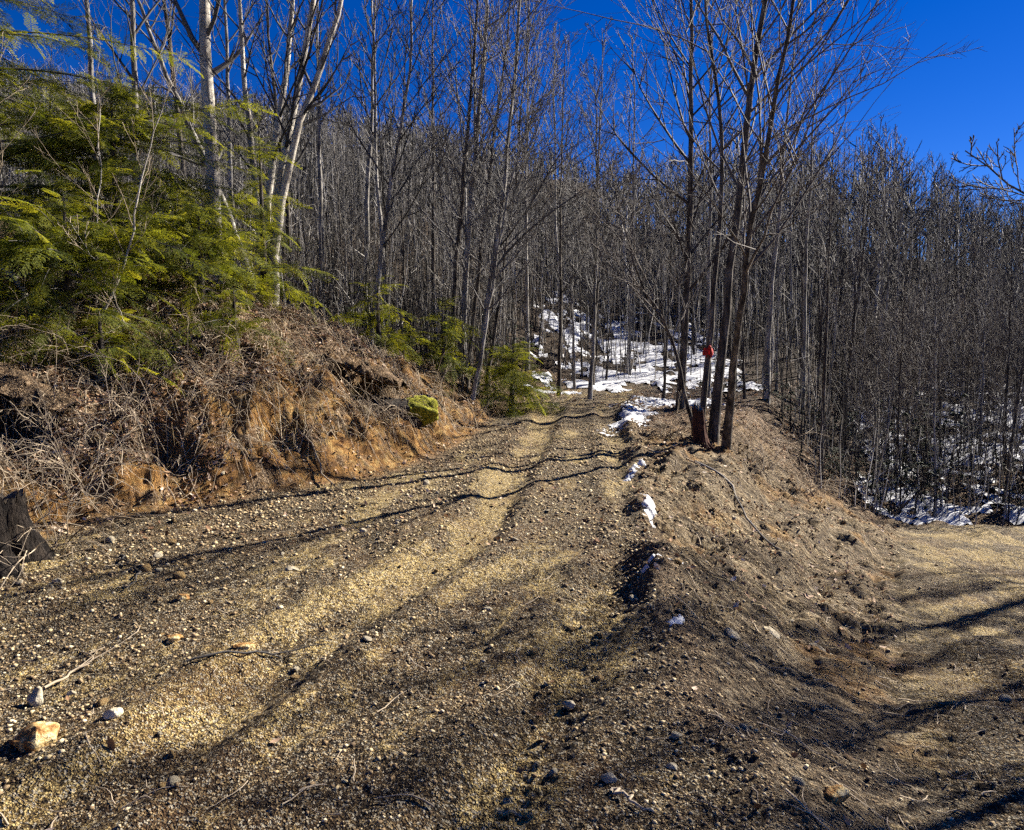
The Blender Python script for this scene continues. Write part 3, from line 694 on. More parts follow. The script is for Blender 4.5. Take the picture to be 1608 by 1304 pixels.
# slender group left of centre
GM = "slender stems left of centre"
for k, (bx, by, pts, rr, lb) in enumerate([
    (-2.65, 13.0, [(0, 0, 0), (.2, 0, 1.2), (.42, 0, 2.8), (.85, 0, 5.0), (1.0, 0, 8.5)], .055, "lone slender pale-sided tree left of the central stem bundle, leaning right"),
    (-1.25, 14.0, [(0, 0, 0), (.1, 0, 1.5), (.25, 0, 3.5), (.55, 0, 6.5), (.8, 0, 10)], .06, "leftmost stem of the central bundle, dark and nearly straight"),
    (-1.08, 14.2, [(0, 0, 0), (.15, 0, 2), (.3, 0, 4), (.55, 0, 6.3), (.7, 0, 11)], .075, "thickest stem of the central bundle"),
    (-.95, 14.6, [(0, 0, 0), (.2, 0, 2), (.45, 0, 4), (.75, 0, 6.3), (1.2, 0, 10)], .05, "thin stem just right of the thickest in the central bundle"),
    (-.75, 13.6, [(0, 0, 0), (.3, 0, 2), (.55, 0, 3.5), (.85, 0, 6.3), (1.0, 0, 10)], .065, "long stem with heavy right-reaching limbs in the central bundle"),
    (-.55, 14.4, [(0, 0, 0), (.3, 0, 2), (.6, 0, 4), (.8, 0, 6.3), (.9, 0, 8)], .045, "thin rightmost stem of the central bundle"),
    (-.72, 12.6, [(0, 0, 0), (.15, 0, .6), (.3, 0, 1.6), (.65, 0, 3.6), (1.2, 0, 5.5)], .04, "crooked leaning sapling at the foot of the central bundle"),
    (1.1, 16.5, [(0, 0, 0), (.05, 0, 2), (.0, 0, 4), (.1, 0, 8)], .05, "slim dark tree on the snow edge left of the track's end"),
    (1.75, 15.8, [(0, 0, 0), (.08, 0, 2), (.12, 0, 4), (.2, 0, 8)], .05, "slim dark tree beside the track's end in front of the snow"),
    (2.1, 18.5, [(0, 0, 0), (.08, 0, 2), (.12, 0, 4), (.0, 0, 8)], .06, "straight dark tree standing in the brightest snow")]):
    hero("slender_tree", (bx, by), [(pts, rr)], 40 + k, M_BARK if k % 2 == 0 else M_BARKD, lb, "tree", GM, (28, 8, 5), .22, .32, .0045, (.25, 0, .1) if k in (4, 2) else None)
# trees right of the frame whose shadows cross the foreground and whose branches reach in
hero("bare_tree", (7.45, 6.05), [([(0, 0, 0), (.05, 0, 2), (.0, 0, 4), (-.1, 0, 7), (-.1, 0, 10)], .09), ([(0, 0, 2.4), (-.9, .1, 3.0), (-1.9, .3, 3.5), (-2.7, .5, 3.7), (-3.2, .7, 4.2)], .035)], 61, M_BARKD,
     "dark roadside tree at the right edge, its twigs reaching into the sky", "tree", None, (26, 7, 4), .28, .36, .0045, (-.3, 0, 0))
hero("bare_tree", (11.6, 8.0), [([(0, 0, 0), (.1, 0, 3), (.2, 0, 6), (.1, 0, 11)], .12)], 62, M_BARKD,
     "bare tree standing right of the lower track beyond the picture edge", "tree", None, (26, 7, 4), .3, .34, .0045)

def skyline(u): return float(np.interp(u, [-.7, -.27, 0, .18, .35, .5, .6, .73], [.38, .36, .29, .26, .33, .33, .27, .21]))
# forest of copies
FPR = [.055, .065, .045, .08, .04, .06, .05, .07]
FPH = [9, 10.5, 8, 11, 7.5, 9.5, 8.5, 10]
FP = [tree_meshes("forest_tree", 500 + k, [9, 10.5, 8, 11, 7.5, 9.5, 8.5, 10][k], [.062, .075, .052, .09, .048, .068, .058, .08][k], (((k * 37) % 7 - 3) * .02, 0), .035,
                  (20, 5, 3), M_BARK if k % 3 else M_BARKD, 1, .42, .27, (.4, .8), .006, up=.12) for k in range(8)]
SP = [tree_meshes("sapling", 600 + k, 4.6, .028, (0, 0), .05, (13, 5, 4), M_BARK, 3 + k % 2, .15, .42, (.5, 1.1), .0045, .30, .06) for k in range(4)]
rr = np.random.default_rng(21); placed = []
def free(x, y, d): return all((x - a) ** 2 + (y - b) ** 2 > d * d for a, b in placed)
REF = [(-.5, "behind the large hemlock"), (-.38, "behind the thick straight pale tree"), (-.24, "behind the leaning pale stem clump"), (-.12, "behind the lone slender tree"), (-.02, "behind the central stem bundle"),
       (.08, "above the bushy trackside hemlock"), (.18, "by the snow at the track's end"), (.26, "just left of the ribbon clump"), (.34, "behind the ribbon clump"),
       (.45, "above the slope right of the ribbon clump"), (.57, "beyond the lower track's far corner"), (9, "by the right edge beyond the lower track")]
def ref(u): return next(t for a, t in REF if u < a)
zones = {"left": ("slender bare tree in the dense stand on the left hillside", "bare trees on the left hillside"),
         "mid": ("slender bare tree in the stand around the snow behind the track", "bare trees around the snow"),
         "right": ("bare tree in the dark thicket beyond the lower track", "bare trees beyond the lower track")}
cnt = 0
for _ in range(6000):
    if cnt >= 240: break
    y = 12.5 + 30 * rr.random() ** 1.25; u = rr.uniform(-.72, .80); x = u * y
    s = float(bank_s(np.array([x]), np.array([y]))[0]); onroad = toe_x(y) - .3 < x < right_x(y) + .5 and y < 17.5
    if onroad or (x > foot_x(y) - .3 and y < 12.6) or not free(x, y, .55 + y * .012): continue
    if s > 0 and s < .8: continue
    if x < 0 and y < 14.5: continue
    if -1 < x - right_x(y) < 3 and y < 15 : continue
    if .5 < x < 6 and 18 < y < 26 and rr.random() < .55: continue
    placed.append((x, y)); zone = "left" if x < -.02 * y else ("mid" if x < .26 * y else "right")
    lb, gr = zones[zone]
    k = rr.integers(8); sc = float(np.clip((skyline(x / y) * y + 1.6 - hz(x, y)) * rr.uniform(.68, 1.0) / FPH[k], .35, 1.2))
    lb = ("stout " if sc * FPR[k] > .05 else ("thin " if sc * FPR[k] > .032 else "very thin ")) + ("tall " if sc * FPH[k] > 7.2 else ("short " if sc * FPH[k] < 5 else "")) + ("grey" if k % 3 else "dark") + " bare tree " + ("in front " if y < 17 else ("midway in " if y < 25 else "far back ")) + ref(x / y)
    plant("forest_tree", FP[k], x, y, rr.uniform(0, 6.28), sc, lb, "tree", gr); cnt += 1
for x, y, k, sc, lb in [(-8.6, 15, 1, 1.0, "tall thin tree against the sky left of the thick pale tree"), (-7.4, 16.5, 3, .95, "tall dark tree against the sky behind the hemlock's slanting outline"),
    (-6.0, 15.5, 5, 1.0, "tall grey tree just left of the thick straight pale tree"), (-5.2, 17, 0, 1.1, "tall grey tree between the thick pale tree and the stem clump"), (-4.2, 15.8, 2, 1.2, "tall thin tree directly behind the pale stem clump"),
    (-3.6, 17.5, 7, 1.0, "tall tree right of the pale stem clump reaching into the sky"), (-2.9, 16.2, 4, 1.3, "tall thin tree between the stem clump and the lone slender tree"), (-1.9, 17.0, 6, 1.1, "tall dark tree just left of the central bundle, reaching the sky"),
    (.4, 19.5, 1, 1.0, "tall thin tree right of the central bundle, reaching the sky"), (1.5, 22, 4, 1.35, "tall thin tree above the left end of the snow"), (3.4, 20.5, 2, 1.2, "tall thin tree left of the straight dark tree, reaching the sky"),
    (4.6, 16.6, 5, .95, "tall grey tree behind the right fork of the ribbon clump"), (5.6, 15.5, 7, .85, "tall tree right of the ribbon clump, reaching the sky"), (7.2, 17.5, 1, .85, "tall thin tree standing out above the right thicket")]:
    plant("tall_tree", FP[k], x, y, k * 1.3, sc, lb, "tree", "tall thin trees reaching above the wood"); placed.append((x, y))
cnt = 0
for _ in range(3000):
    if cnt >= 55: break
    y = 12.3 + 16 * rr.random(); x = rr.uniform(.36, .85) * y
    if x < foot_x(y) - .2 or y - .05 * (x - 7) < 12.4 or not free(x, y, .7): continue
    placed.append((x, y)); ks = rr.integers(4); sc = rr.uniform(.6, 1.0) * (.7 if y < 14.5 else 1.1)
    plant("sapling", SP[ks], x, y, rr.uniform(0, 6.28), sc, ("low " if sc < .6 else ("middling " if sc < .88 else "tall ")) + ("three" if ks % 2 == 0 else "four") + "-stemmed bare sapling " + ("in front " if y < 14 else ("midway in " if y < 20 else "far back ")) + ref(x / y), "sapling", "saplings beyond the lower track"); cnt += 1

def far_wood():
    r = np.random.default_rng(31); T = MB(); tr, br, tw = [], [], []
    YS = 30 + 66 * r.random(1100) ** .9; XS = r.uniform(-.85, .95, 1100) * YS; ZS = height(XS, YS, False)
    n = 0
    while n < 1100:
        y = YS[n]; x = XS[n]; z = ZS[n] - .2
        n += 1; H = min(9.5, max(3.5, skyline(x / y) * y + 1.6 - z)) * r.uniform(.65, 1.02)
        p = np.array([x, y, z]); ln = r.normal(0, .05, 2)
        t = np.linspace(0, 1, 5); P = p + np.stack([ln[0] * H * t + r.normal(0, .05, 5), ln[1] * H * t, H * t], -1)
        r0 = r.uniform(.05, .11); tr.append((P, r0 * (1 - .85 * t)))
        for k in range(15):
            f = r.uniform(.25, .97); q = p + np.array([ln[0] * H * f, ln[1] * H * f, H * f]); a = r.uniform(0, 6.28); L = H * .32 * (1.1 - f) ** .6 * r.uniform(.6, 1.2)
            d = np.array([math.cos(a), math.sin(a), r.uniform(.7, 1.6)]); d /= np.linalg.norm(d)
            B = np.stack([q, q + d * L * .5, q + d * L + [0, 0, L * .12]]); br.append((B, np.array([.028, .02, .012])))
            for j in range(5):
                g = r.uniform(.2, .95); q2 = q + d * L * g; a2 = r.uniform(0, 6.28); d2 = d + .8 * np.array([math.cos(a2), math.sin(a2), .3]); d2 /= np.linalg.norm(d2)
                tw.append((np.stack([q2, q2 + d2 * L * .5 * r.uniform(.5, 1)]), np.array([.014, .008])))
    for lst, sd_, k in ((tr, 4, 5), (br, 3, 3), (tw, 3, 2)):
        T.tubes(np.stack([p for p, _ in lst]), np.stack([q for _, q in lst]), sd_, np.repeat(r.random(len(lst)), sd_ * k))
    tag(link("distant_wood", T.mesh("distant_wood", [M_FAR])), "distant leafless wood covering the hillside up to the skyline", "wood", None, "stuff")
far_wood()

def brush():
    r = np.random.default_rng(37); n = 21000
    y = 11.5 + 42 * r.random(n) ** 1.3; x = r.uniform(-.8, .9, n) * y
    s = bank_s(x, y); ok = ~((s < .6) & (x < right_x(y) + 3.2 * sstep(9, 12, y)) & (y < 19)) & ~((x > 0) & (x < 7) & (y < 27) & (y > 16) & (r.random(n) < .75)) & ~((x < -1) & (y < 13.5))
    ok &= ~((x > foot_x(y) - .3) & (y < 12.3)) & ~((x > 4.5) & (y < 24) & (r.random(n) < .6)); x, y = x[ok], y[ok]; m = len(x); z = height(x, y, False)
    H = r.uniform(.7, 3.2, m) * np.interp(y, [11, 25, 50], [.7, 1.0, 1.5]); ln = r.normal(0, .08, (m, 2))
    P = np.zeros((m, 4, 3))
    for k, t in enumerate((0, .35, .7, 1.0)):
        P[:, k] = np.stack([x + ln[:, 0] * H * t + r.normal(0, .03, m), y + ln[:, 1] * H * t, z - .05 + H * t], -1)
    r0 = r.uniform(.007, .02, m) * np.interp(y, [11, 50], [.8, 2.0]); a = np.repeat(r.random(m), 12)
    b = MB(); b.tubes(P, r0[:, None] * np.array([1, .8, .55, .25]), 3, a)
    for q in range(3):
        f = r.uniform(.25, .9, m); i = np.minimum((f * 3).astype(int), 2); w = f * 3 - i; c = P[np.arange(m), i] * (1 - w)[:, None] + P[np.arange(m), i + 1] * w[:, None]
        an = r.uniform(0, 6.28, m); L = H * r.uniform(.15, .4, m); d = np.stack([np.cos(an), np.sin(an), r.uniform(.2, 1.4, m)], -1)
        b.tubes(np.stack([c, c + d * (L * .6)[:, None]], 1), (r0 * .4)[:, None] * np.array([1, .45]), 3, np.repeat(r.random(m), 6))
    tag(link("undergrowth", b.mesh("undergrowth", [M_BRUSH])), "thin leafless undergrowth between the trees of the wood", "undergrowth", None, "stuff")
brush()

# ------------------------------------------------------------------ hemlocks
def spray(seed):
    """flat fan of needles along +x, unit length"""
    r = np.random.default_rng(seed); V, F = [], []
    def leaflet(p, a, l, w, z):
        c, s_ = math.cos(a), math.sin(a); n = len(V)
        for u, v in ((0, -.3 * w), (l * .55, -w), (l, 0), (l * .55, w)):
            V.append((p[0] + u * c - v * s_, p[1] + u * s_ + v * c, z + r.normal(0, .006) - .25 * u))
        F.append((n, n + 1, n + 2, n + 3))
    for i in range(10):
        f = .06 + .92 * i / 9
        for sgn in (-1, 1):
            L = .40 * (1 - f) ** .7 * (.55 + .45 * min(1, f * 4)) * r.uniform(.7, 1.15) + .04; a = sgn * r.uniform(.75, 1.05); p0 = np.array([f, 0.])
            m = max(2, int(L / .045))
            for j in range(m):
                g = (j + .5) / m; p = p0 + np.array([math.cos(a), math.sin(a)]) * L * g
                for s2 in (-1, 1):
                    leaflet(p, a + s2 * r.uniform(.5, .9), .066 * (1.1 - .4 * g), .012, -.16 * L * g - .28 * f * f)
            leaflet(p0 + np.array([math.cos(a), math.sin(a)]) * L, a, .06, .012, -.16 * L - .28 * f * f)
    return np.array(V), np.array(F)
SPR = [spray(k) for k in range(3)]
def bough_mesh(L, seed):
    r = np.random.default_rng(seed); b = MB(); t = np.linspace(0, 1, 8); Q = np.stack([L * t, .04 * L * np.sin(3 * t + seed), -.30 * L * t ** 2], -1)
    W = MB(); W.tubes(Q[None], np.linspace(.004 + .004 * L, .0015, 8)[None], 4)
    def at(g): return np.array([np.interp(g, t, Q[:, c]) for c in range(3)])
    m = max(4, int(L / .13))
    for j in range(m):
        g = (.18 if L > 1 else .02) + .8 * (j + .5) / m
        for sg in (-1, 1):
            sc = min(.34, .20 + .16 * L) * r.uniform(.5, 1.15) * (1.15 - .4 * g)
            tv, tf = SPR[r.integers(3)]
            M3 = (rotz(np.array([sg * r.uniform(.45, .95)])) @ roty(np.array([.12 + .35 * g + r.normal(0, .28)])) @ rotx(np.array([sg * .15 + r.normal(0, .4)]))) * sc
            b.tmpl(tv, tf, [], M3, at(g)[None], np.array([min(1, max(0, r.normal(.5, .28)))]))
    tv, tf = SPR[0]; b.tmpl(tv, tf, [], (roty(np.array([.55])) * .4)[:], at(.96)[None], np.array([.7]))
    V = np.concatenate(b.v + W.v); q = np.concatenate(b.q); q2 = np.concatenate(W.q) + b.n
    me = mesh_np("bough", V, [q, q2], [M_NEEDLE, M_TWIG], False, {"tint": np.concatenate(b.a + W.a)})
    mi = np.zeros(len(q) + len(q2), np.int32); mi[len(q):] = 1; me.polygons.foreach_set("material_index", mi)
    return me
BOUGHS = [(L, [bough_mesh(L, int(L * 100) + k) for k in range(2)]) for L in (.55, 1.1, 2.0, 3.2)]
def hemlock(x, y, H, Rw, seed, label, nb=170, low=.06, az=None, group="hemlocks on the left bank", r0=.07):
    r = np.random.default_rng(seed); e = bpy.data.objects.new("hemlock_tree", None); COL.objects.link(e)
    e.location = (x, y, hz(x, y) - .05); tag(e, label, "conifer", group)
    T = MB(); P = trunk_path(r, H, (0, 0), .015); T.tubes(P[None], taper(r0, 14, 1.3, .08)[None], 8); link("trunk", T.mesh("trunk", [M_BARKD], True), e)
    for k in range(nb):
        f = (low + (1 - low) * (k + r.random()) / nb) ** .85
        L = Rw * (1 - f) ** .85 * r.uniform(.6, 1.08) + .15; a = r.uniform(0, 6.28) if az is None else r.normal(*az)
        tilt = r.uniform(-.35, .55) + .30 * f
        Lp, ms = min(BOUGHS, key=lambda q: abs(math.log(q[0] / L))); c = L / Lp
        o = link("bough", ms[r.integers(2)], e, (np.interp(f * H, P[:, 2], P[:, 0]), np.interp(f * H, P[:, 2], P[:, 1]), f * H))
        o.rotation_euler = (r.normal(0, .4), -tilt, a); o.scale = (c, c, c)
    return e
hemlock(-7.3, 9.2, 6.6, 4.5, 71, "large hemlock filling the upper left with its slanting outline", 135, .03)
hemlock(-5.5, 10.0, 2.6, 2.3, 79, "hemlock in the middle of the green slope left of the thick pale tree", 90, .04)
hemlock(-4.1, 9.4, 1.4, 1.4, 72, "low hemlock on the bank top below the pale stem clump", 55, .05)
hemlock(-5.1, 8.2, 1.4, 1.4, 77, "low hemlock at the bank top under the large hemlock", 60, .05)
hemlock(-4.5, 7.75, .8, .9, 171, "tiny hemlock sapling spilling over the bank top beside the crooked sapling", 18, .05)
hemlock(-5.7, 7.6, .9, 1.0, 172, "tiny hemlock sapling at the left end of the bank top", 20, .05)
hemlock(-3.4, 8.7, .7, .8, 173, "smallest hemlock sapling on the bank above the dark hollow", 16, .05)
hemlock(-3.65, 10.5, 2.8, .6, 73, "thin yellow-green hemlock sapling in front of the pale stem clump", 34, .1)
hemlock(-2.3, 12.2, 1.35, .9, 74, "dark hemlock sapling between the lone slender tree and bank", 26, .05)
hemlock(.0, 13.6, 1.35, 1.25, 75, "bushy hemlock at the foot of the central stem bundle beside the track", 55, .05)
hemlock(-1.3, 13.2, 1.6, .9, 76, "sparse dark hemlock left of the central stem bundle", 30, .08)
hemlock(-7.9, 5.8, 6.0, 2.2, 78, "hemlock at the very left edge above the bank", 70, .2)

# ------------------------------------------------------------------ mossy rock in its hollow, overhanging turf, stumps, ribbon
e = bpy.data.objects.new("mossy_rock", None); COL.objects.link(e); e.location = (-1.50, 9.75, hz(-1.50, 9.75) + .22); tag(e, "dark rock with bright yellow-green moss set in the bank hollow", "rock")
rk = rock_mesh("rock", M_ROCKD, 405, .50, .40, .30, 5, .55, 9); link("rock", rk, e)
rv = np.array([v.co for v in rk.vertices]); rf = np.array([p.vertices[:] for p in rk.polygons]); rn = np.array([v.normal for v in rk.vertices])
w_ = rv[:, 0] / .46 + .35 * rv[:, 2] / .3 + .6 * fbm(rv[:, 1] * 6, rv[:, 2] * 6, 3, 44)
kf = (w_[rf] > .28).all(1); mv = rv + rn * (.004 + .05 * np.clip(w_ - .28, 0, .5) + .025 * fbm(rv[:, 0] * 30 + rv[:, 2] * 20, rv[:, 1] * 30 + rv[:, 2] * 9, 2, 46))[:, None]
us = np.unique(rf[kf]); ri = np.zeros(len(rv), np.int64); ri[us] = np.arange(len(us))
link("moss", mesh_np("moss", mv[us], [ri[rf[kf]]], [M_MOSS], True), e)

def turf_lip(x0, y0, x1, y1, zt, thick, depth, seed, label):
    """a root-bound mat of litter jutting out over a hollow"""
    r = np.random.default_rng(seed); n, m = 26, 12
    d = np.array([x1 - x0, y1 - y0]); L = np.linalg.norm(d); d /= L; nrm = np.array([d[1], -d[0]])
    if nrm[1] > 0: nrm = -nrm
    V = []; 
    for i in range(n):
        t = i / (n - 1); c = np.array([x0, y0]) + d * L * t; w = math.sin(math.pi * min(max(t, .02), .98)) ** .5
        for k in range(m):
            a = 2 * math.pi * k / m; u = math.cos(a) * depth * w; v = math.sin(a) * thick * w * (.6 if math.sin(a) < 0 else 1)
            q = c + nrm * (u + .06 * r.normal()) ; V.append((q[0], q[1], zt[0] + (zt[1] - zt[0]) * t + v - .25 * max(u, 0) + .025 * r.normal()))
    F = [(i * m + k, i * m + (k + 1) % m, (i + 1) * m + (k + 1) % m, (i + 1) * m + k) for i in range(n - 1) for k in range(m)]
    F3 = [tuple(range(m))[::-1]]
    V = np.array(V); c = V.mean(0)
    me = mesh_np("turf", V - c, [np.array(F)], [M_EARTH], True, {"litter": np.ones(len(V)), "subsoil": np.zeros(len(V)), "damp": np.zeros(len(V)), "slope": np.zeros(len(V)), "wood": np.zeros(len(V))})
    e = bpy.data.objects.new("turf_overhang", None); COL.objects.link(e); e.location = tuple(c); tag(e, label, "turf")
    link("turf", me, e)
    # hanging rootlets
    P, Q = [], []
    for k in range(36):
        t = r.random(); q = np.array([x0, y0]) + d * L * t + nrm * depth * r.uniform(.3, 1)
        zz = zt[0] + (zt[1] - zt[0]) * t - thick * .4 - .15 * depth
        pth = curl(r, (q[0] - c[0], q[1] - c[1], zz - c[2]), (r.normal(0, .3), r.normal(0, .3) - .2, -1), r.uniform(.08, .3), 5, .25); P.append(pth); Q.append(np.linspace(.004, .0015, 5))
    b = MB(); b.tubes(np.stack(P), np.stack(Q), 3); tag(link("root", b.mesh("root", [M_TWIGP]), e), kind="stuff")
turf_lip(-2.5, 9.35, -1.5, 9.95, (hz(-2.5, 9.8) + .04, hz(-1.7, 10.3) + .06), .11, .40, 5, "root-bound litter mat overhanging the dark hollow by the mossy rock")
turf_lip(-5.4, 6.9, -4.3, 6.85, (hz(-5.3, 7.4) - .1, hz(-4.4, 7.4) - .12), .06, .3, 6, "litter mat overhanging the dark hole at the left edge")

def stump(name, x, y, H, r0, lean, seed, bark, top, label, nroots=4):
    r = np.random.default_rng(seed); e = bpy.data.objects.new(name, None); COL.objects.link(e); e.location = (x, y, hz(x, y) - .04); tag(e, label, "stump")
    n, m = 34, 56; V = []
    ph = r.uniform(0, 6.28)
    for i in range(n):
        t = i / (n - 1)
        for k in range(m):
            a = 2 * math.pi * k / m; ca, sa = math.cos(a), math.sin(a)
            fl = math.exp(-t * H * 5.5)
            q = r0 * (1.1 - .14 * t) * (1 + fl * (.22 + .35 * math.sin(a * 4 + ph) + .2 * math.sin(a * 7 + 2 * ph)))
            q *= 1 + .30 * float(fbm(ca * 2.2 + seed, sa * 2.2 + t * H * 1.2, 3, seed)) + .24 * float(fbm(a * 7, t * H * 1.5, 3, seed + 5, .7))
            jag = max(0, t - .72) / .28 * H * (.16 * float(vnoise(ca * 1.3 + 3, sa * 1.3 + seed)) + .26 * float(vnoise(a * 6, seed + 2)))
            V.append((lean[0] * H * t + q * ca, lean[1] * H * t + q * sa, H * t + jag))
    F = [(i * m + k, i * m + (k + 1) % m, (i + 1) * m + (k + 1) % m, (i + 1) * m + k) for i in range(n - 1) for k in range(m)]
    link("trunk", mesh_np("stump", np.array(V), [np.array(F)], [bark], False), e)
    top_ring = np.array(V[-m:]); c = top_ring.mean(0) - [0, 0, .12 * H]; W = np.concatenate([top_ring * [.97, .97, 1] + [0, 0, .003], [c]])
    link("broken_top", mesh_np("top", W, [np.array([(k, (k + 1) % m, m) for k in range(m)])], [top]), e)
    for k in range(nroots):
        a = r.uniform(0, 6.28); P = [np.array([math.cos(a) * r0 * .5, math.sin(a) * r0 * .5, .14])]
        for j in range(6):
            a += r.normal(0, .3); P.append(P[-1] + np.array([math.cos(a), math.sin(a), 0]) * r0 * .5 + [0, 0, -.045 if j < 3 else -.02])
        b = MB(); b.tubes(np.array(P)[None], np.linspace(r0 * .3, .012, 7)[None], 6); link("root", b.mesh("root", [bark], True), e)
    return e
stump("tree_stump", 2.74, 10.12, .58, .075, (-.12, 0), 3, M_STUMP, M_CUT, "short reddish broken stump with pale splintered top beside the ribbon clump")
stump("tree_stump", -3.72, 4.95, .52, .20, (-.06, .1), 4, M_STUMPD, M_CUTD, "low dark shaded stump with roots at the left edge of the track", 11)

# thin pale saplings standing before the hemlocks
for k, (bx, by, pts, rr_, lb) in enumerate([
    (-4.75, 8.15, [(0, 0, 0), (.2, 0, .45), (.44, 0, .95), (.5, 0, 1.6), (.8, 0, 2.3), (1.1, 0, 3.1)], .017, "crooked pale sapling standing before the low hemlocks"),
    (-5.0, 8.5, [(0, 0, 0), (.05, 0, .8), (.14, 0, 1.5), (.2, 0, 3.3)], .012, "straight thin pale sapling left of the crooked one"),
    (-4.3, 8.1, [(0, 0, 0), (-.1, -.1, .5), (-.3, -.15, 1.0), (-.6, -.2, 1.5)], .010, "short pale sapling leaning left over the bank top"),
    (-5.9, 7.9, [(0, 0, 0), (.1, 0, .8), (.3, 0, 1.6), (.35, 0, 2.8)], .013, "pale sapling at the left in front of the large hemlock")]):
    hero("pale_sapling", (bx, by), [(pts, rr_)], 160 + k, M_BIRCH, lb, "sapling", "pale saplings before the hemlocks", (12, 4, 2), .2, .35, .0022, tw=M_TWIGP)

def shrub_meshes(seed):
    r = np.random.default_rng(seed); S = MB(); Lf = MB()
    T = np.array([(0, 0, 0), (.45, -.17, -.04), (1, 0, -.28), (.45, .17, -.04), (.5, 0, -.09)], float)
    for k in range(7):
        a = r.uniform(0, 6.28); p = curl(r, (0, 0, 0), (math.cos(a) * .7, math.sin(a) * .7, 1), r.uniform(1.1, 1.9), 8, .16); S.tubes(p[None], np.linspace(.016, .005, 8)[None], 4)
        for j in range(11):
            i = r.integers(3, 8); q = curl(r, p[i], r.normal(0, .8, 3) + [0, 0, .5], r.uniform(.15, .5), 4, .2); S.tubes(q[None], np.linspace(.005, .003, 4)[None], 3)
            n = 9; aa = np.arange(n) * 2.4 + r.random(); Mx = rotz(aa) @ roty(r.uniform(-.2, .9, n)) * r.uniform(.07, .12, n)[:, None, None]
            Lf.tmpl(T, [], [(0, 1, 4), (1, 2, 4), (2, 3, 4), (3, 0, 4)], Mx, np.repeat(q[-1][None], n, 0), r.random(n))
    return S.mesh("stem", [M_BARKD], True), Lf.mesh("foliage", [M_EVER])
SH = [shrub_meshes(950 + k) for k in range(3)]
r_ = np.random.default_rng(5)
for k, (x, y, lb) in enumerate([
    (6.9, 12.6, "dark evergreen shrub at the corner of the lower track"), (8.0, 12.9, "dark evergreen shrub right of the corner one"), (9.2, 12.9, "dark evergreen shrub nearest the right edge of the picture"),
    (7.3, 14.2, "dark evergreen shrub behind the corner of the lower track"), (8.6, 14.4, "dark evergreen shrub behind the second front one"), (10.2, 14.2, "dark evergreen shrub behind the rightmost front one"),
    (5.9, 12.9, "dark evergreen shrub at the foot of the slope below the ribbon clump"), (6.1, 14.8, "dark evergreen shrub deeper in below the ribbon clump"), (8.8, 14.8, "dark evergreen shrub deep in the right thicket"),
    (7.0, 15.4, "dark evergreen shrub in the middle of the right thicket"), (10.6, 14.4, "dark evergreen shrub deep at the right edge"), (4.9, 16.0, "dark evergreen shrub far behind the ribbon clump"),
    (10.2, 17.0, "dark evergreen shrub farthest back in the right thicket"), (-.3, 15.6, "dark evergreen shrub behind the bushy trackside hemlock"), (-1.9, 15.0, "dark evergreen shrub behind the sparse hemlock"), (-3.0, 14.2, "dark evergreen shrub behind the lone slender tree")]):
    e = bpy.data.objects.new("evergreen_shrub", None); COL.objects.link(e); e.location = (x, y, hz(x, y) - .03); e.rotation_euler = (0, 0, r_.uniform(0, 6.28)); c_ = r_.uniform(.55, .95); e.scale = (c_, c_, c_ * r_.uniform(.8, 1.1))
    tag(e, lb, "shrub", "dark evergreen shrubs in the wood")
    tag(link("stem", SH[k % 3][0], e), kind="stuff"); tag(link("foliage", SH[k % 3][1], e), kind="stuff")

# red ribbon round the second stem
zt = hz(2.95, 10.3)
e = bpy.data.objects.new("marker_ribbon", None); COL.objects.link(e); e.location = (2.88, 10.40, zt + 1.32); e.scale = (.85, .85, .8); tag(e, "small red marker ribbon tied round the stem above the stump", "ribbon")
b = MB(); ringP = []; m = 18
for i, (zz, rr_) in enumerate([(-.07, .090), (-.03, .094), (.02, .086), (.06, .072)]):
    for k in range(m):
        a = 2 * math.pi * k / m; ringP.append((rr_ * math.cos(a) * (1 + .03 * math.sin(5 * a + i)), rr_ * math.sin(a) * .85, zz + .008 * math.sin(3 * a)))
b.add(ringP, [(i * m + k, i * m + (k + 1) % m, (i + 1) * m + (k + 1) % m, (i + 1) * m + k) for i in range(3) for k in range(m)])
link("band", b.mesh("band", [M_RED], True), e)
link("knot", rock_mesh("knot", M_RED, 9, .03, .03, .035, 2, .2, 1), e, (.01, -.075, .07))
b = MB(); b.add([(.0, -.085, .06), (.03, -.092, .05), (.045, -.10, -.12), (.012, -.098, -.13), (-.02, -.088, .06), (-.045, -.092, .04), (-.075, -.10, -.10), (-.045, -.098, -.12)], [(0, 1, 2, 3), (4, 5, 6, 7)])
link("tail", b.mesh("tail", [M_RED]), e)

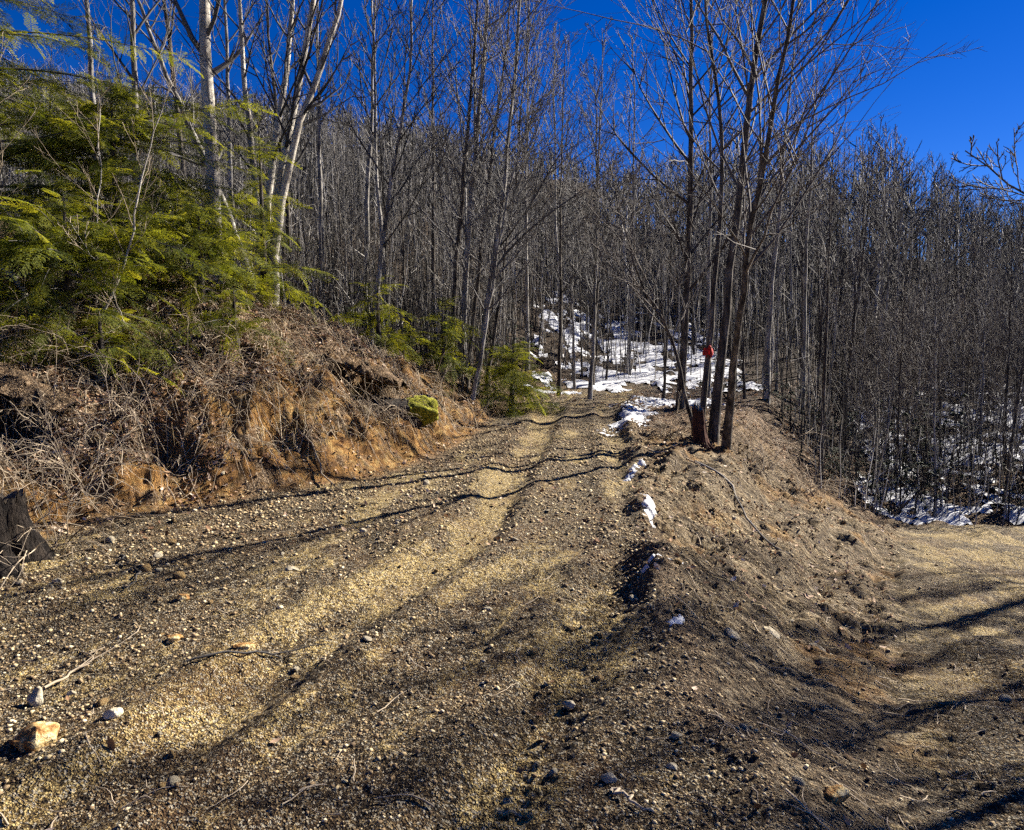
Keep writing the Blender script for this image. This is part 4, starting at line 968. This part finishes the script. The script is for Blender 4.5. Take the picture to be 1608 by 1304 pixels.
# ------------------------------------------------------------------ bare brambles on the bank, fallen sticks, roots
def bramble(x, y, seed, label, n=16, L=(.5, 1.1), group="bare brambles on the left bank", mat=None, outward=(.5, -.6)):
    r = np.random.default_rng(seed); e = bpy.data.objects.new("bramble", None); COL.objects.link(e); e.location = (x, y, hz(x, y) - .02); tag(e, label, "bramble", group)
    P, Q, P2, Q2 = [], [], [], []
    for k in range(n):
        a = r.uniform(0, 6.28); l = r.uniform(*L)
        p = curl(r, (r.normal(0, .12), r.normal(0, .12), 0), (math.cos(a) * .5 + outward[0] * .6, math.sin(a) * .5 + outward[1] * .6, r.uniform(.5, 1.3)), l, 9, .13, .16); P.append(p); Q.append(np.linspace(.006, .002, 9) * r.uniform(.6, 1.1))
        for j in range(5):
            i = r.integers(2, 8); P2.append(curl(r, p[i], (p[i] - p[i - 1]) / np.linalg.norm(p[i] - p[i - 1]) + r.normal(0, .6, 3), l * r.uniform(.15, .4), 5, .2, .05)); Q2.append(np.linspace(.003, .0012, 5))
    b = MB(); b.tubes(np.stack(P), np.stack(Q), 4); tag(link("stem", b.mesh("stem", [mat or M_TWIGP]), e), kind="stuff")
    b = MB(); b.tubes(np.stack(P2), np.stack(Q2), 3); tag(link("twig", b.mesh("twig", [mat or M_TWIGP]), e), kind="stuff")
for k, (x, y, lb) in enumerate([
    (-4.5, 6.9, "bare bramble arching over the dark hole at the left edge"), (-3.9, 7.2, "bare bramble hanging down the bank right of the dark hole"),
    (-3.3, 7.6, "tangled bare bramble halfway along the left bank"), (-4.9, 7.6, "pale bramble canes at the top of the bank below the low hemlock"),
    (-2.7, 8.6, "bare bramble left of the dark hollow"), (-1.2, 10.4, "bare bramble right of the mossy rock"),
    (-3.6, 8.4, "bramble canes on the bank top under the low hemlocks"), (-2.1, 9.9, "bramble canes on the turf above the dark hollow"),
    (-4.0, 6.3, "bramble at the bank foot beside the dark stump"), (-.7, 11.6, "thin bramble on the bank where the track narrows"),
    (-3.5, 5.35, "dead canes hanging beside the dark stump"), (-3.75, 5.3, "thick tangle of dead canes directly behind the dark stump"), (-5.6, 7.3, "leafless canes at the left edge under the large hemlock"), (-1.7, 8.9, "sparse canes drooping below the mossy rock")]):
    bramble(x, y, 800 + k, lb)
for k, (x, y, lb) in enumerate([(3.6, 10.1, "dead brush piled right of the ribbon clump on the slope"), (4.2, 9.9, "dead brush at the edge of the slope above the lower track"), (2.5, 11.2, "dead brush behind the reddish stump")]):
    bramble(x, y, 840 + k, lb, 20, (.4, 1.0), "dead brush on the ridge", None, (.3, -.1))

def stick(pts, r0, label, mat=M_TWIGP, lift=.02, seed=0, side=3):
    r = np.random.default_rng(900 + seed); pts = np.array(pts, float); d = np.concatenate([[0], np.cumsum(np.hypot(*np.diff(pts[:, :2], axis=0).T))]); t = np.linspace(0, d[-1], 14)
    x = np.interp(t, d, pts[:, 0]); y = np.interp(t, d, pts[:, 1]); w = r.normal(0, .012, (14, 2)); x = x + w[:, 0]; y = y + w[:, 1]
    z = height(x, y, False) + lift + (np.interp(t, d, pts[:, 2]) if pts.shape[1] > 2 else 0); z = np.convolve(np.pad(z, 1, 'edge'), [.25, .5, .25], 'valid')
    P = np.stack([x, y, z], -1); c = P.mean(0); b = MB(); b.tubes((P - c)[None], (np.linspace(1, .45, 14) * r0)[None], 6)
    e = bpy.data.objects.new("fallen_branch", None); COL.objects.link(e); e.location = tuple(c); tag(e, label, "branch", "fallen branches")
    link("stem", b.mesh("stem", [mat], True), e)
    S, Q = [], []
    for k in range(side):
        i = r.integers(4, 12); dd = P[i] - P[i - 1]; dd /= np.linalg.norm(dd); S.append(curl(r, P[i] - c, dd + r.normal(0, .5, 3) * [1, 1, .3], r.uniform(.1, .3), 5, .1)); Q.append(np.linspace(r0 * .5, r0 * .2, 5))
    if S:
        for p_, q_ in zip(S, Q):
            b = MB(); b.tubes(p_[None], q_[None], 4); link("twig", b.mesh("twig", [mat]), e)
stick([(-2.22, 3.25), (-2.18, 3.45), (-2.22, 3.7)], .007, "pale stick standing out on the dirt near the left edge", seed=1)
stick([(-1.65, 3.45), (-1.3, 3.65), (-1.05, 3.8)], .007, "dark stick lying along the left wheel rut", M_TWIG, seed=3)
stick([(-5.9, 8.3, .1), (-5.5, 8.0, .1), (-5.2, 7.7, .05)], .045, "short pale log lying on the bank top by the hemlocks", M_BIRCH, .05, 4, 0)
stick([(2.35, 8.9), (2.6, 8.4), (2.65, 7.6), (2.75, 6.8)], .016, "bare root running down the slope between the tracks", M_TWIG, .03, 5, 2)
stick([(1.7, 9.1), (2.2, 9.0), (2.45, 8.7)], .012, "pale stick on the ridge below the ribbon clump", seed=6)
stick([(.36, 2.45), (.42, 2.42), (.47, 2.33)], .008, "curved pale stick by the hole at the bottom edge", seed=7, side=0)
stick([(-2.9, 5.1), (-2.6, 4.8), (-2.5, 4.5)], .008, "stick at the foot of the bank right of the stump", M_TWIG, seed=8)
stick([(-2.4, 7.9, .02), (-1.9, 7.3, .02), (-1.7, 7.0, .0)], .012, "bare root hanging down the bank to the long shadow", M_TWIGP, .04, 9, 3)
